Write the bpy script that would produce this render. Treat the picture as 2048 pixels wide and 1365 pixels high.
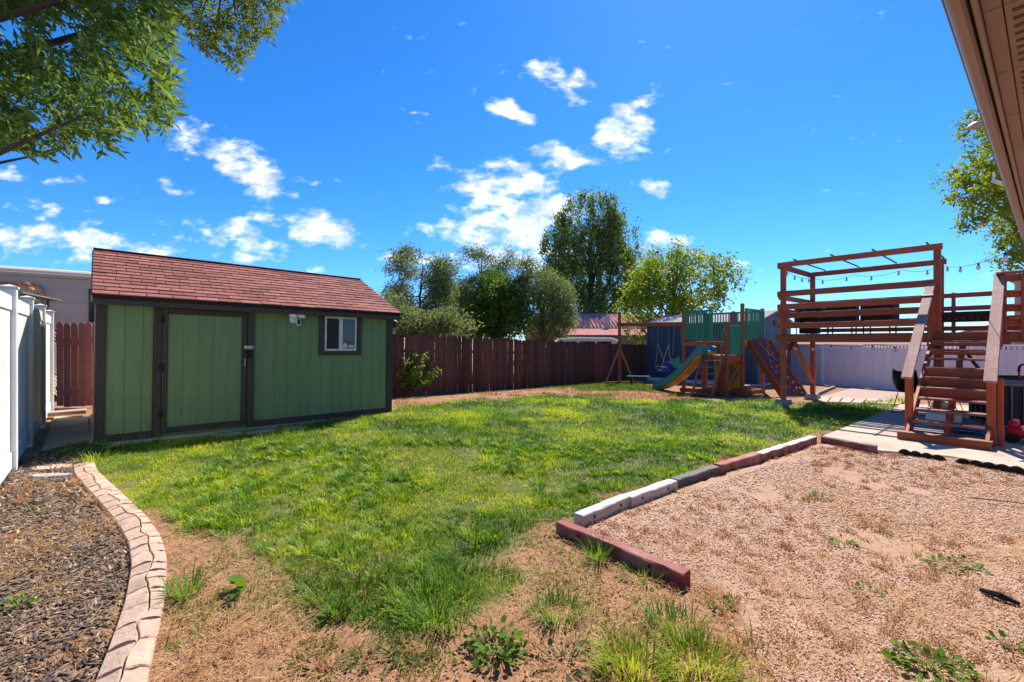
import bpy, bmesh, math, random
import numpy as np
from mathutils import Vector, Matrix

random.seed(7)
rng = np.random.default_rng(7)
for o in list(bpy.data.objects):
    bpy.data.objects.remove(o)
scene = bpy.context.scene
COL = scene.collection

# ------------------------------------------------------------------ camera
FPX, CX, CY, CH = 880.0, 1024.0, 682.5, 1.5      # focal length and centre in photo pixels, eye height
cam_d = bpy.data.cameras.new('camera')
cam = bpy.data.objects.new('camera', cam_d)
COL.objects.link(cam)
cam.location = (0, 0, CH)
cam.rotation_euler = (math.radians(90), 0, 0)
cam_d.sensor_fit = 'HORIZONTAL'
cam_d.sensor_width = 36
cam_d.lens = FPX / 2048 * 36
cam_d.clip_start = 0.05
cam_d.clip_end = 3000
scene.camera = cam
scene.view_settings.view_transform = 'Standard'
scene.view_settings.look = 'None'
scene.view_settings.gamma = 1
scene.view_settings.exposure = 1.1
scene.cycles.use_denoising = True
scene.cycles.max_bounces = 8
scene.cycles.transparent_max_bounces = 8

# ------------------------------------------------------------------ sun and sky
SUN = Vector((0.36, 0.78, 1.0)).normalized()      # towards the sun
sun_d = bpy.data.lights.new('sun', 'SUN')
sun_d.energy = 4.0
sun_d.angle = math.radians(0.53)
sun_d.color = (1.0, 0.93, 0.82)
sun = bpy.data.objects.new('sun', sun_d)
COL.objects.link(sun)
sun.location = (6, 12, 30)
sun.rotation_euler = SUN.to_track_quat('Z', 'Y').to_euler()

world = bpy.data.worlds.new('World')
scene.world = world
world.use_nodes = True
world.cycles.sampling_method = 'MANUAL'
world.cycles.sample_map_resolution = 256
wn, wl = world.node_tree.nodes, world.node_tree.links
wn.clear()
w_out = wn.new('ShaderNodeOutputWorld')
w_bg = wn.new('ShaderNodeBackground')
w_bg.inputs['Strength'].default_value = 0.115
sky = wn.new('ShaderNodeTexSky')
sky.sky_type = 'NISHITA'
sky.sun_disc = False
sky.sun_elevation = math.asin(SUN.z)
sky.sun_rotation = math.atan2(SUN.x, SUN.y)
sky.altitude = 1300
sky.air_density = 1.0
sky.dust_density = 0.3
sky.ozone_density = 3.0


def wmath(op, a, b=None, clamp=False):
    n = wn.new('ShaderNodeMath')
    n.operation = op
    n.use_clamp = clamp
    for i, v in enumerate((a, b)):
        if v is None:
            continue
        if isinstance(v, (int, float)):
            n.inputs[i].default_value = v
        else:
            wl.new(v, n.inputs[i])
    return n.outputs[0]


# fair weather clouds: soft ellipses in the direction of each cloud bank, broken up by noise
tc = wn.new('ShaderNodeTexCoord')
sep = wn.new('ShaderNodeSeparateXYZ')
wl.new(tc.outputs['Generated'], sep.inputs[0])
cu = wmath('DIVIDE', sep.outputs['X'], sep.outputs['Y'])
cv = wmath('DIVIDE', sep.outputs['Z'], sep.outputs['Y'])
uv = wn.new('ShaderNodeCombineXYZ')
wl.new(cu, uv.inputs[0])
wl.new(cv, uv.inputs[1])
warp = wn.new('ShaderNodeTexNoise')
warp.inputs['Scale'].default_value = 9
warp.inputs['Detail'].default_value = 2
wl.new(uv.outputs[0], warp.inputs['Vector'])
wsub = wn.new('ShaderNodeVectorMath')
wsub.operation = 'SUBTRACT'
wl.new(warp.outputs['Color'], wsub.inputs[0])
wsub.inputs[1].default_value = (0.5, 0.5, 0.5)
wsc = wn.new('ShaderNodeVectorMath')
wsc.operation = 'MULTIPLY_ADD'
wl.new(wsub.outputs[0], wsc.inputs[0])
wsc.inputs[1].default_value = (0.16, 0.10, 0)
wl.new(uv.outputs[0], wsc.inputs[2])
CLOUDS = [(470, 318, 125, 48, 27, 1), (345, 378, 55, 20, 10, .7), (625, 455, 115, 42, 15, 1), (490, 480, 105, 38, 15, .98),
          (1000, 370, 100, 46, 8, 1.1), (1070, 425, 110, 66, -20, 1.15), (1010, 480, 150, 56, 14, 1.1), (1255, 250, 72, 42, -32, 1.2),
          (1105, 158, 68, 34, 18, 1), (1020, 224, 55, 26, 28, .95), (1130, 315, 85, 34, -12, .95), (1298, 368, 52, 22, 0, .85),
          (845, 462, 34, 20, 25, .8), (880, 525, 90, 24, 0, .9), (650, 548, 75, 14, 5, .8), (90, 485, 180, 34, 10, .95),
          (70, 416, 70, 18, 5, .85), (130, 362, 45, 14, 8, .75), (1330, 495, 75, 24, 0, .9), (260, 492, 140, 30, 10, 1.0),
          (35, 350, 45, 14, 5, .75), (200, 392, 28, 12, 5, .65), (1345, 303, 24, 7, 0, .75), (620, 350, 34, 12, 5, .7),
          (1120, 520, 130, 40, 0, 1), (1420, 520, 60, 16, 0, .7), (820, 220, 26, 6, 5, .5), (580, 375, 36, 14, 20, .7)]
mx = None
for (px, py, ra, rb, ang, amp) in CLOUDS:
    mp = wn.new('ShaderNodeMapping')
    mp.vector_type = 'TEXTURE'
    mp.inputs['Location'].default_value = ((px - CX) / FPX, -(py - CY) / FPX, 0)
    mp.inputs['Rotation'].default_value = (0, 0, -math.radians(ang))
    mp.inputs['Scale'].default_value = (ra / FPX, rb / FPX, 1)
    wl.new(wsc.outputs[0], mp.inputs['Vector'])
    ln = wn.new('ShaderNodeVectorMath')
    ln.operation = 'LENGTH'
    wl.new(mp.outputs[0], ln.inputs[0])
    m = wmath('MULTIPLY', wmath('SUBTRACT', 1.5, ln.outputs['Value'], True), amp)
    mx = m if mx is None else wmath('MAXIMUM', mx, m)
nz = wn.new('ShaderNodeTexNoise')
nz.inputs['Scale'].default_value = 15
nz.inputs['Detail'].default_value = 7
nz.inputs['Roughness'].default_value = 0.62
mpn = wn.new('ShaderNodeMapping')
mpn.inputs['Scale'].default_value = (0.8, 1.5, 1)
mpn.inputs['Rotation'].default_value = (0, 0, 0.25)
wl.new(uv.outputs[0], mpn.inputs['Vector'])
wl.new(mpn.outputs[0], nz.inputs['Vector'])
cval = wmath('ADD', wmath('MULTIPLY', mx, 0.66), wmath('MULTIPLY', wmath('SUBTRACT', nz.outputs['Fac'], 0.5), 2.3))
cr = wn.new('ShaderNodeMapRange')
cr.interpolation_type = 'SMOOTHSTEP'
cr.inputs['From Min'].default_value = 0.30
cr.inputs['From Max'].default_value = 1.02
wl.new(cval, cr.inputs['Value'])
calpha = wmath('MULTIPLY', cr.outputs[0], 0.97)
# clouds are a little greyer where they are thick
shade = wn.new('ShaderNodeTexNoise')
shade.inputs['Scale'].default_value = 16
shade.inputs['Detail'].default_value = 3
mps = wn.new('ShaderNodeMapping')
mps.inputs['Location'].default_value = (0.03, 0.05, 3)
wl.new(uv.outputs[0], mps.inputs['Vector'])
wl.new(mps.outputs[0], shade.inputs['Vector'])
ccol = wn.new('ShaderNodeMix')
ccol.data_type = 'RGBA'
ccol.inputs[6].default_value = (3.6, 3.9, 4.6, 1)
ccol.inputs[7].default_value = (6.4, 6.4, 6.5, 1)
srange = wn.new('ShaderNodeMapRange')
srange.inputs['From Min'].default_value = 0.36
srange.inputs['From Max'].default_value = 0.56
wl.new(shade.outputs['Fac'], srange.inputs['Value'])
wl.new(srange.outputs[0], ccol.inputs[0])
hs = wn.new('ShaderNodeHueSaturation')
hs.inputs['Saturation'].default_value = 1.12
hs.inputs['Value'].default_value = 1.0
tint = wn.new('ShaderNodeMix')
tint.data_type = 'RGBA'
tint.blend_type = 'MULTIPLY'
tint.inputs[0].default_value = 1
tint.inputs[7].default_value = (0.42, 0.62, 0.86, 1)
wl.new(sky.outputs[0], tint.inputs[6])
wl.new(tint.outputs[2], hs.inputs['Color'])
cmix = wn.new('ShaderNodeMix')
cmix.data_type = 'RGBA'
wl.new(calpha, cmix.inputs[0])
wl.new(hs.outputs[0], cmix.inputs[6])
wl.new(ccol.outputs[2], cmix.inputs[7])
wl.new(cmix.outputs[2], w_bg.inputs['Color'])
wl.new(w_bg.outputs[0], w_out.inputs['Surface'])

# ------------------------------------------------------------------ helpers: places
def slope(y):
    return -0.04 * min(max(y - 10.5, 0.0), 9.0)


def _h(ix, iy, s):
    v = np.sin(ix * 127.1 + iy * 311.7 + s * 74.7) * 43758.5453
    return v - np.floor(v)


def vnoise(x, y, sc, s=0):
    x = np.asarray(x, float) * sc
    y = np.asarray(y, float) * sc
    ix, iy = np.floor(x), np.floor(y)
    fx, fy = x - ix, y - iy
    fx, fy = fx * fx * (3 - 2 * fx), fy * fy * (3 - 2 * fy)
    a, b = _h(ix, iy, s), _h(ix + 1, iy, s)
    c, d = _h(ix, iy + 1, s), _h(ix + 1, iy + 1, s)
    return (a * (1 - fx) + b * fx) * (1 - fy) + (c * (1 - fx) + d * fx) * fy


def fbm(x, y, sc, s=0, o=4):
    t, a, n = 0, 0.5, 0
    for i in range(o):
        t = t + a * vnoise(x, y, sc * 2 ** i, s + i * 13)
        n += a
        a *= 0.5
    return t / n


def gz(x, y):
    """height of the ground"""
    x, y = np.asarray(x, float), np.asarray(y, float)
    z = -0.04 * np.clip(y - 10.5, 0, 9)
    near = np.clip((16 - y) / 4, 0, 1) * np.clip((y + 6) / 4, 0, 1)
    return z + (fbm(x, y, 1.1, 3) - 0.5) * 0.05 * near


def P(px, py):
    """photo pixel -> point on the (gently falling) ground"""
    a = (py - CY) / FPX
    y = CH / a
    for _ in range(60):
        y = (CH - slope(y)) / a
        y = min(y, 80)
    return Vector(((px - CX) / FPX * y, y, slope(y)))


def W(px, py, Y):
    """photo pixel at a known distance"""
    return Vector(((px - CX) / FPX * Y, Y, CH - (py - CY) / FPX * Y))


def to_px(x, y, z=0.0):
    return CX + FPX * x / y, CY - FPX * (z - CH) / y


def in_poly(px, py, poly):
    px, py = np.asarray(px, float), np.asarray(py, float)
    ins = np.zeros(px.shape, bool)
    n = len(poly)
    for i in range(n):
        x0, y0 = poly[i]
        x1, y1 = poly[(i + 1) % n]
        if y0 == y1:
            continue
        c = ((y0 > py) != (y1 > py)) & (px < (x1 - x0) * (py - y0) / (y1 - y0) + x0)
        ins ^= c
    return ins


U = Vector((0.645, -0.765, 0)).normalized()      # the two directions the house and yard are built along
V = Vector((0.765, 0.645, 0)).normalized()
Z = Vector((0, 0, 1))

# ------------------------------------------------------------------ helpers: materials
def sock(nt, v, inp):
    if isinstance(v, bpy.types.NodeSocket):
        nt.links.new(v, inp)
    else:
        inp.default_value = v


def rgb(c):
    return (c[0], c[1], c[2], 1)


def mat(name, c, c2=None, rough=0.75, scale=6.0, stretch=(1, 1, 1), bump=0.15, bscale=40.0, spec=0.3, metal=0.0,
        rand=0.12, detail=5, world_co=False, dirt=None, dirt_amt=0.0, emit=None):
    m = bpy.data.materials.new(name)
    m.use_nodes = True
    nt = m.node_tree
    n, l = nt.nodes, nt.links
    bs = n['Principled BSDF']
    co = n.new('ShaderNodeTexCoord')
    src = co.outputs['Object']
    if world_co:
        src = n.new('ShaderNodeNewGeometry').outputs['Position']
    mp = n.new('ShaderNodeMapping')
    mp.inputs['Scale'].default_value = stretch
    l.new(src, mp.inputs[0])
    oi = n.new('ShaderNodeObjectInfo')
    add = n.new('ShaderNodeVectorMath')
    add.operation = 'MULTIPLY_ADD'
    cb = n.new('ShaderNodeCombineXYZ')
    for i in range(3):
        l.new(oi.outputs['Random'], cb.inputs[i])
    l.new(cb.outputs[0], add.inputs[0])
    add.inputs[1].default_value = (0, 0, 0) if world_co else (37, 53, 71)
    l.new(mp.outputs[0], add.inputs[2])
    t1 = n.new('ShaderNodeTexNoise')
    t1.inputs['Scale'].default_value = scale
    t1.inputs['Detail'].default_value = detail
    t1.inputs['Roughness'].default_value = 0.65
    l.new(add.outputs[0], t1.inputs['Vector'])
    r = n.new('ShaderNodeMapRange')
    r.inputs['From Min'].default_value = 0.3
    r.inputs['From Max'].default_value = 0.7
    l.new(t1.outputs['Fac'], r.inputs['Value'])
    mix = n.new('ShaderNodeMix')
    mix.data_type = 'RGBA'
    if c2 is None:
        c2 = tuple(v * 0.72 for v in c)
    mix.inputs[6].default_value = rgb(c2)
    mix.inputs[7].default_value = rgb(c)
    l.new(r.outputs[0], mix.inputs[0])
    col = mix.outputs[2]
    if dirt:
        t3 = n.new('ShaderNodeTexNoise')
        t3.inputs['Scale'].default_value = 2.2
        t3.inputs['Detail'].default_value = 8
        t3.inputs['Roughness'].default_value = 0.7
        l.new(src, t3.inputs['Vector'])
        r3 = n.new('ShaderNodeMapRange')
        r3.inputs['From Min'].default_value = 0.48
        r3.inputs['From Max'].default_value = 0.66
        r3.inputs['To Max'].default_value = dirt_amt
        l.new(t3.outputs['Fac'], r3.inputs['Value'])
        mx3 = n.new('ShaderNodeMix')
        mx3.data_type = 'RGBA'
        l.new(r3.outputs[0], mx3.inputs[0])
        l.new(col, mx3.inputs[6])
        mx3.inputs[7].default_value = rgb(dirt)
        col = mx3.outputs[2]
    if rand:
        hsv = n.new('ShaderNodeHueSaturation')
        rr = n.new('ShaderNodeMapRange')
        rr.inputs['To Min'].default_value = 1 - rand
        rr.inputs['To Max'].default_value = 1 + rand
        l.new(oi.outputs['Random'], rr.inputs['Value'])
        l.new(rr.outputs[0], hsv.inputs['Value'])
        l.new(col, hsv.inputs['Color'])
        col = hsv.outputs[0]
    l.new(col, bs.inputs['Base Color'])
    bs.inputs['Roughness'].default_value = rough
    bs.inputs['Specular IOR Level'].default_value = spec
    bs.inputs['Metallic'].default_value = metal
    if bump:
        t2 = n.new('ShaderNodeTexNoise')
        t2.inputs['Scale'].default_value = bscale
        t2.inputs['Detail'].default_value = 4
        l.new(add.outputs[0], t2.inputs['Vector'])
        b = n.new('ShaderNodeBump')
        b.inputs['Strength'].default_value = bump
        b.inputs['Distance'].default_value = 0.02
        l.new(t2.outputs['Fac'], b.inputs['Height'])
        l.new(b.outputs[0], bs.inputs['Normal'])
    if emit:
        bs.inputs['Emission Color'].default_value = rgb(emit)
        bs.inputs['Emission Strength'].default_value = 1
    return m


def wood(name, c, c2=None, **k):
    d = dict(rough=0.7, scale=3.2, stretch=(0.9, 9, 9), bump=0.22, bscale=12, rand=0.14, detail=7)
    d.update(k)
    return mat(name, c, c2, **d)


def leaf_mat(name, trans=0.4, rough=0.5, spec=0.25, tmul=(1.25, 1.2, 0.6)):
    """foliage: colour comes from the leaf's own tint, light passes through it"""
    m = bpy.data.materials.new(name)
    m.use_nodes = True
    nt = m.node_tree
    n, l = nt.nodes, nt.links
    bs = n['Principled BSDF']
    at = n.new('ShaderNodeAttribute')
    at.attribute_name = 'tint'
    l.new(at.outputs['Color'], bs.inputs['Base Color'])
    bs.inputs['Roughness'].default_value = rough
    bs.inputs['Specular IOR Level'].default_value = spec
    tr = n.new('ShaderNodeBsdfTranslucent')
    mu = n.new('ShaderNodeMix')
    mu.data_type = 'RGBA'
    mu.blend_type = 'MULTIPLY'
    mu.inputs[0].default_value = 1
    l.new(at.outputs['Color'], mu.inputs[6])
    mu.inputs[7].default_value = rgb(tmul)
    l.new(mu.outputs[2], tr.inputs['Color'])
    ms = n.new('ShaderNodeMixShader')
    ms.inputs[0].default_value = trans
    l.new(bs.outputs[0], ms.inputs[1])
    l.new(tr.outputs[0], ms.inputs[2])
    l.new(ms.outputs[0], n['Material Output'].inputs['Surface'])
    return m


def glass(name, c=(0.05, 0.06, 0.07), rough=0.06):
    m = bpy.data.materials.new(name)
    m.use_nodes = True
    b = m.node_tree.nodes['Principled BSDF']
    b.inputs['Base Color'].default_value = rgb(c)
    b.inputs['Roughness'].default_value = rough
    b.inputs['Specular IOR Level'].default_value = 0.6
    return m

# ------------------------------------------------------------------ helpers: objects
WM = {}


def place(o, M=None, parent=None):
    M = M or Matrix.Identity(4)
    COL.objects.link(o)
    o.matrix_basis = M
    if parent:
        o.parent = parent
        o.matrix_parent_inverse = WM[parent.name].inverted()
    WM[o.name] = M.copy()
    return o


def tag(o, label=None, cat=None, group=None, kind=None):
    for k, v in (('label', label), ('category', cat), ('group', group), ('kind', kind)):
        if v:
            o[k] = v
    return o


def thing(name, label, cat, loc=(0, 0, 0), group=None):
    o = bpy.data.objects.new(name, None)
    o.empty_display_size = 0.2
    place(o, Matrix.Translation(Vector(loc)))
    return tag(o, label, cat, group)


def inst(name, me, M=None, parent=None):
    return place(bpy.data.objects.new(name, me), M, parent)


def frame(o, x, y=None, z=None):
    """matrix with origin o and x axis along x; z near the given up"""
    x = Vector(x).normalized()
    z = Vector(z if z is not None else (0, 0, 1))
    if abs(x.dot(z.normalized())) > 0.98:
        z = Vector((0.3, 1, 0))
    yv = z.cross(x).normalized()
    zv = x.cross(yv).normalized()
    M = Matrix((x, yv, zv)).transposed().to_4x4()
    M.translation = Vector(o)
    return M


class MB:
    """collects shapes; build() links them as one mesh object"""
    def __init__(s):
        s.v, s.f = [], []

    def add(s, vs, fs):
        b = len(s.v)
        s.v += [tuple(v) for v in vs]
        s.f += [tuple(b + i for i in f) for f in fs]
        return s

    def box(s, c, d, M=None):
        x, y, z = d[0] / 2, d[1] / 2, d[2] / 2
        vs = [Vector((a * x, b * y, e * z)) + Vector(c) for a in (-1, 1) for b in (-1, 1) for e in (-1, 1)]
        if M:
            vs = [M @ v for v in vs]
        return s.add(vs, [(0, 1, 3, 2), (4, 6, 7, 5), (0, 4, 5, 1), (2, 3, 7, 6), (0, 2, 6, 4), (1, 5, 7, 3)])

    def bar(s, p0, p1, w, h, up=(0, 0, 1)):
        p0, p1 = Vector(p0), Vector(p1)
        M = frame(p0, p1 - p0, z=up)
        L = (p1 - p0).length
        return s.box((L / 2, 0, 0), (L, w, h), M)

    def tube(s, pts, r, n=8, caps=True):
        pts = [Vector(p) for p in pts]
        rs = r if isinstance(r, (list, tuple)) else [r] * len(pts)
        b = len(s.v)
        ref = None
        for i, p in enumerate(pts):
            t = (pts[min(i + 1, len(pts) - 1)] - pts[max(i - 1, 0)]).normalized()
            if ref is None:
                ref = t.orthogonal().normalized()
            ref = (ref - t * ref.dot(t))
            ref = ref.normalized() if ref.length > 1e-6 else t.orthogonal().normalized()
            bi = t.cross(ref)
            for k in range(n):
                a = 2 * math.pi * k / n
                s.v.append(tuple(p + (ref * math.cos(a) + bi * math.sin(a)) * rs[i]))
        for i in range(len(pts) - 1):
            for k in range(n):
                k2 = (k + 1) % n
                s.f.append((b + i * n + k, b + i * n + k2, b + (i + 1) * n + k2, b + (i + 1) * n + k))
        if caps:
            s.f.append(tuple(b + k for k in range(n - 1, -1, -1)))
            e = b + (len(pts) - 1) * n
            s.f.append(tuple(e + k for k in range(n)))
        return s

    def lathe(s, prof, n=12, M=None):
        b = len(s.v)
        for (r, z) in prof:
            for k in range(n):
                a = 2 * math.pi * k / n
                p = Vector((r * math.cos(a), r * math.sin(a), z))
                s.v.append(tuple(M @ p if M else p))
        for i in range(len(prof) - 1):
            for k in range(n):
                k2 = (k + 1) % n
                s.f.append((b + i * n + k, b + i * n + k2, b + (i + 1) * n + k2, b + (i + 1) * n + k))
        s.f.append(tuple(b + k for k in range(n - 1, -1, -1)))
        e = b + (len(prof) - 1) * n
        s.f.append(tuple(e + k for k in range(n)))
        return s

    def prism(s, poly, z0, z1):
        n = len(poly)
        vs = [(p[0], p[1], z0) for p in poly] + [(p[0], p[1], z1) for p in poly]
        fs = [tuple(range(n - 1, -1, -1)), tuple(range(n, 2 * n))]
        fs += [(i, (i + 1) % n, n + (i + 1) % n, n + i) for i in range(n)]
        return s.add(vs, fs)

    def build(s, name, m, parent=None, M=None, bev=0.0, smooth=False):
        vs = [Vector(v) for v in s.v]
        if M is None:
            lo = Vector([min(v[i] for v in vs) for i in range(3)])
            hi = Vector([max(v[i] for v in vs) for i in range(3)])
            c = (lo + hi) / 2
            c.z = lo.z
            M = Matrix.Translation(c)
            vs = [v - c for v in vs]
        me = bpy.data.meshes.new(name)
        me.from_pydata([tuple(v) for v in vs], [], s.f)
        bm = bmesh.new()
        bm.from_mesh(me)
        bmesh.ops.recalc_face_normals(bm, faces=bm.faces)
        if bev:
            bmesh.ops.bevel(bm, geom=list(bm.edges), offset=bev, segments=1, affect='EDGES', profile=0.5, clamp_overlap=True)
        bm.to_mesh(me)
        bm.free()
        if smooth:
            me.polygons.foreach_set('use_smooth', [True] * len(me.polygons))
            me.set_sharp_from_angle(angle=math.radians(40))
        me.materials.append(m)
        o = bpy.data.objects.new(name, me)
        return place(o, M, parent)


def board(name, p0, p1, w, h, m, parent=None, up=(0, 0, 1), bev=0.004):
    """a board from p0 to p1: w across, h along up; grain runs along it"""
    p0, p1 = Vector(p0), Vector(p1)
    L = (p1 - p0).length
    return MB().box((L / 2, 0, 0), (L, w, h)).build(name, m, parent, frame(p0, p1 - p0, z=up), bev)


def mesh_np(name, verts, tris, tint=None):
    me = bpy.data.meshes.new(name)
    verts = np.asarray(verts, np.float32)
    tris = np.asarray(tris, np.int32)
    me.vertices.add(len(verts))
    me.vertices.foreach_set('co', verts.ravel())
    me.loops.add(tris.size)
    me.loops.foreach_set('vertex_index', tris.ravel())
    me.polygons.add(len(tris))
    me.polygons.foreach_set('loop_start', np.arange(0, tris.size, 3, dtype=np.int32))
    me.update(calc_edges=True)
    if tint is not None:
        ca = me.color_attributes.new('tint', 'FLOAT_COLOR', 'POINT')
        t = np.ones((len(verts), 4), np.float32)
        t[:, :3] = tint
        ca.data.foreach_set('color', t.ravel())
    return me


def norm(a):
    return a / np.maximum(np.linalg.norm(a, axis=-1, keepdims=True), 1e-9)


def leaves_arrays(c, ax, L, Wd, col, fold=0.25, rnd=None):
    """leaf blades: base at c, pointing along ax; returns verts, tris, tint"""
    r = rnd or rng
    N = len(c)
    ax = norm(ax)
    q = norm(r.normal(size=(N, 3)))
    side = norm(np.cross(ax, q))
    nr = np.cross(ax, side)
    L = np.broadcast_to(L, (N,))[:, None]
    Wd = np.broadcast_to(Wd, (N,))[:, None]
    v = np.stack([c, c + ax * L * .42 + side * Wd * .5 + nr * Wd * fold, c + ax * L, c + ax * L * .42 - side * Wd * .5 + nr * Wd * fold], 1)
    b = (np.arange(N) * 4)[:, None]
    t = np.concatenate([b + [0, 1, 2], b + [0, 2, 3]], 1).reshape(-1, 3)
    tint = np.repeat(np.broadcast_to(col, (N, 3)), 4, axis=0)
    return v.reshape(-1, 3), t, tint


def blades_arrays(c, h, w, lean, ang, col, curl=0.4):
    """grass blades: 5 points, 3 triangles each"""
    N = len(c)
    d = np.stack([np.cos(ang), np.sin(ang), np.zeros(N)], 1)
    s = np.stack([-np.sin(ang), np.cos(ang), np.zeros(N)], 1)
    up = np.array([0, 0, 1.0])
    h, w, lean = h[:, None], w[:, None], lean[:, None]
    mid = c + up * h * .55 * np.cos(lean) + d * h * .55 * np.sin(lean)
    l2 = lean + curl
    tip = mid + up * h * .45 * np.cos(l2) + d * h * .45 * np.sin(l2)
    v = np.stack([c - s * w * .5, c + s * w * .5, mid + s * w * .42, mid - s * w * .42, tip], 1)
    b = (np.arange(N) * 5)[:, None]
    t = np.concatenate([b + [0, 1, 2], b + [0, 2, 3], b + [3, 2, 4]], 1).reshape(-1, 3)
    tint = np.repeat(col, 5, axis=0)
    return v.reshape(-1, 3), t, tint


def join_arrays(parts):
    vs, ts, cs, b = [], [], [], 0
    for v, t, c in parts:
        vs.append(v)
        ts.append(t + b)
        cs.append(c)
        b += len(v)
    return np.concatenate(vs), np.concatenate(ts), np.concatenate(cs)


def np_obj(name, arr, m, parent=None, origin=None):
    v, t, c = arr
    if origin is None:
        origin = np.array([v[:, 0].mean(), v[:, 1].mean(), v[:, 2].min()])
    origin = np.asarray(origin, float)
    me = mesh_np(name, v - origin, t, c)
    me.materials.append(m)
    return place(bpy.data.objects.new(name, me), Matrix.Translation(Vector(origin)), parent)

# ------------------------------------------------------------------ materials
m_green = mat('green_siding_paint', (0.20, 0.285, 0.12), (0.16, 0.235, 0.095), rough=0.65, scale=3, stretch=(.5, 5, 5), bump=0.15, bscale=30, rand=0.04, dirt=(.16, .17, .09), dirt_amt=.3)
m_trim = wood('dark_brown_trim_paint', (0.075, 0.058, 0.042), (0.05, 0.04, 0.03), bump=0.15, rand=.08)
m_shingle = mat('red_asphalt_shingle', (0.35, 0.13, 0.105), (0.23, 0.08, 0.065), rough=0.9, scale=24, bump=0.5, bscale=190, rand=0.28)
m_underlay = mat('roof_underlay', (0.03, 0.018, 0.015), rough=0.9)
m_conc = mat('concrete', (0.52, 0.42, 0.34), (0.43, 0.335, 0.265), rough=0.9, scale=2.5, detail=10, bump=0.2, bscale=90, rand=.06, dirt=(0.3, 0.19, 0.11), dirt_amt=0.55, world_co=True)
m_conc_grey = mat('grey_concrete', (0.36, 0.34, 0.32), (0.25, 0.24, 0.23), rough=0.9, scale=6, bump=0.3, bscale=60)
m_stone = mat('flagstone', (0.42, 0.38, 0.34), (0.3, 0.26, 0.23), rough=0.85, scale=5, bump=0.25)
m_curb = mat('stamped_curb_concrete', (0.52, 0.37, 0.285), (0.38, 0.26, 0.19), rough=0.85, scale=9, bump=0.4, bscale=45, rand=0.08, dirt=(0.38, 0.24, 0.15), dirt_amt=.5)
m_joint = mat('curb_joint', (0.20, 0.12, 0.08), rough=0.95)
m_vinyl = mat('white_vinyl', (0.78, 0.78, 0.77), (0.70, 0.70, 0.69), rough=0.45, scale=2, bump=0.02, rand=0.03, dirt=(.52, .48, .42), dirt_amt=.35)
m_vinyl_lav = mat('pale_vinyl', (0.82, 0.79, 0.80), (0.75, 0.72, 0.73), rough=0.45, scale=1.5, bump=0.03, rand=0.03)
m_fence = wood('dark_red_brown_fence_stain', (0.15, 0.052, 0.03), (0.07, 0.026, 0.017), scale=2.6, rand=0.42, dirt=(0.17, 0.09, 0.075), dirt_amt=.3)
m_fence_red = wood('red_fence_board', (0.24, 0.06, 0.045), (0.17, 0.045, 0.035))
m_picket = wood('red_cedar_pickets', (0.30, 0.09, 0.065), (0.17, 0.05, 0.038), scale=4, rand=.2, dirt=(.2, .13, .1), dirt_amt=.5)
m_deck = wood('red_deck_stain', (0.50, 0.12, 0.042), (0.30, 0.06, 0.024), rough=0.6, rand=0.2)
m_deck_d = wood('deck_board_stain', (0.24, 0.075, 0.05), (0.16, 0.05, 0.035))
m_cap = wood('worn_pink_brown_board', (0.40, 0.205, 0.155), (0.30, 0.14, 0.10), bump=.3, dirt=(.46, .32, .27), dirt_amt=.6)
m_stepnose = wood('worn_tread', (0.33, 0.115, 0.075), (0.24, 0.07, 0.045), rough=0.5, dirt=(.42, .26, .2), dirt_amt=.5)
m_play = wood('redwood_play_stain', (0.40, 0.12, 0.042), (0.29, 0.08, 0.03), rough=0.6)
m_play_pale = wood('faded_and_sunlit_play_wood', (0.36, 0.16, 0.12), (0.27, 0.11, 0.085))
m_climb = wood('purple_brown_board', (0.22, 0.085, 0.085), (0.17, 0.065, 0.066))
m_pgreen = mat('green_plastic', (0.016, 0.24, 0.12), (0.014, 0.20, 0.10), rough=0.35, bump=0, rand=.05, spec=.5)
m_teal = mat('teal_plastic', (0.014, 0.23, 0.22), (0.012, 0.2, 0.19), rough=0.35, bump=0, rand=.04, spec=.5)
m_yellow = mat('yellow_plastic', (0.72, 0.36, 0.012), (0.62, 0.30, 0.01), rough=0.4, bump=0, rand=.03)
m_tunnel = mat('beige_plastic', (0.42, 0.36, 0.29), rough=0.5, bump=0.03)
m_blue = mat('blue_plastic', (0.02, 0.06, 0.42), rough=0.35, bump=0)
m_red = mat('red_plastic', (0.55, 0.02, 0.03), rough=0.4, bump=0.02)
m_rope = mat('pale_rope', (0.5, 0.44, 0.34), rough=0.9, bump=.3, bscale=200)
m_chain = mat('galvanised_steel', (0.35, 0.36, 0.37), rough=0.45, metal=0.8, bump=.05)
m_black = mat('black_metal', (0.012, 0.012, 0.013), rough=0.45, bump=.05, rand=.05)
m_wicker = mat('black_wicker', (0.018, 0.017, 0.017), (0.008, 0.008, 0.008), rough=0.6, scale=60, stretch=(1, 1, 4), bump=.5, bscale=90)
m_bluewall = mat('slate_blue_siding', (0.05, 0.082, 0.12), (0.042, 0.07, 0.104), rough=0.6, scale=2, stretch=(5, 5, .6), bump=.06, rand=.04)
m_gable_lit = mat('lit_gable_siding', (0.15, 0.175, 0.22), (0.125, 0.145, 0.185), rough=0.7, scale=2, bump=.05)  # slate blue siding made lighter, painting the light on the gable end
m_greyroof = mat('grey_asphalt_roof', (0.36, 0.33, 0.32), (0.27, 0.25, 0.245), rough=0.9, scale=14, bump=.3, bscale=80)
m_whitewood = mat('white_painted_wood', (0.74, 0.73, 0.70), rough=.6)
m_rustroof = mat('red_corrugated_steel', (0.62, 0.29, 0.25), (0.48, 0.19, 0.16), rough=0.95, spec=.0, scale=1.2, bump=.05, dirt=(.6, .45, .42), dirt_amt=.6)
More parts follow.
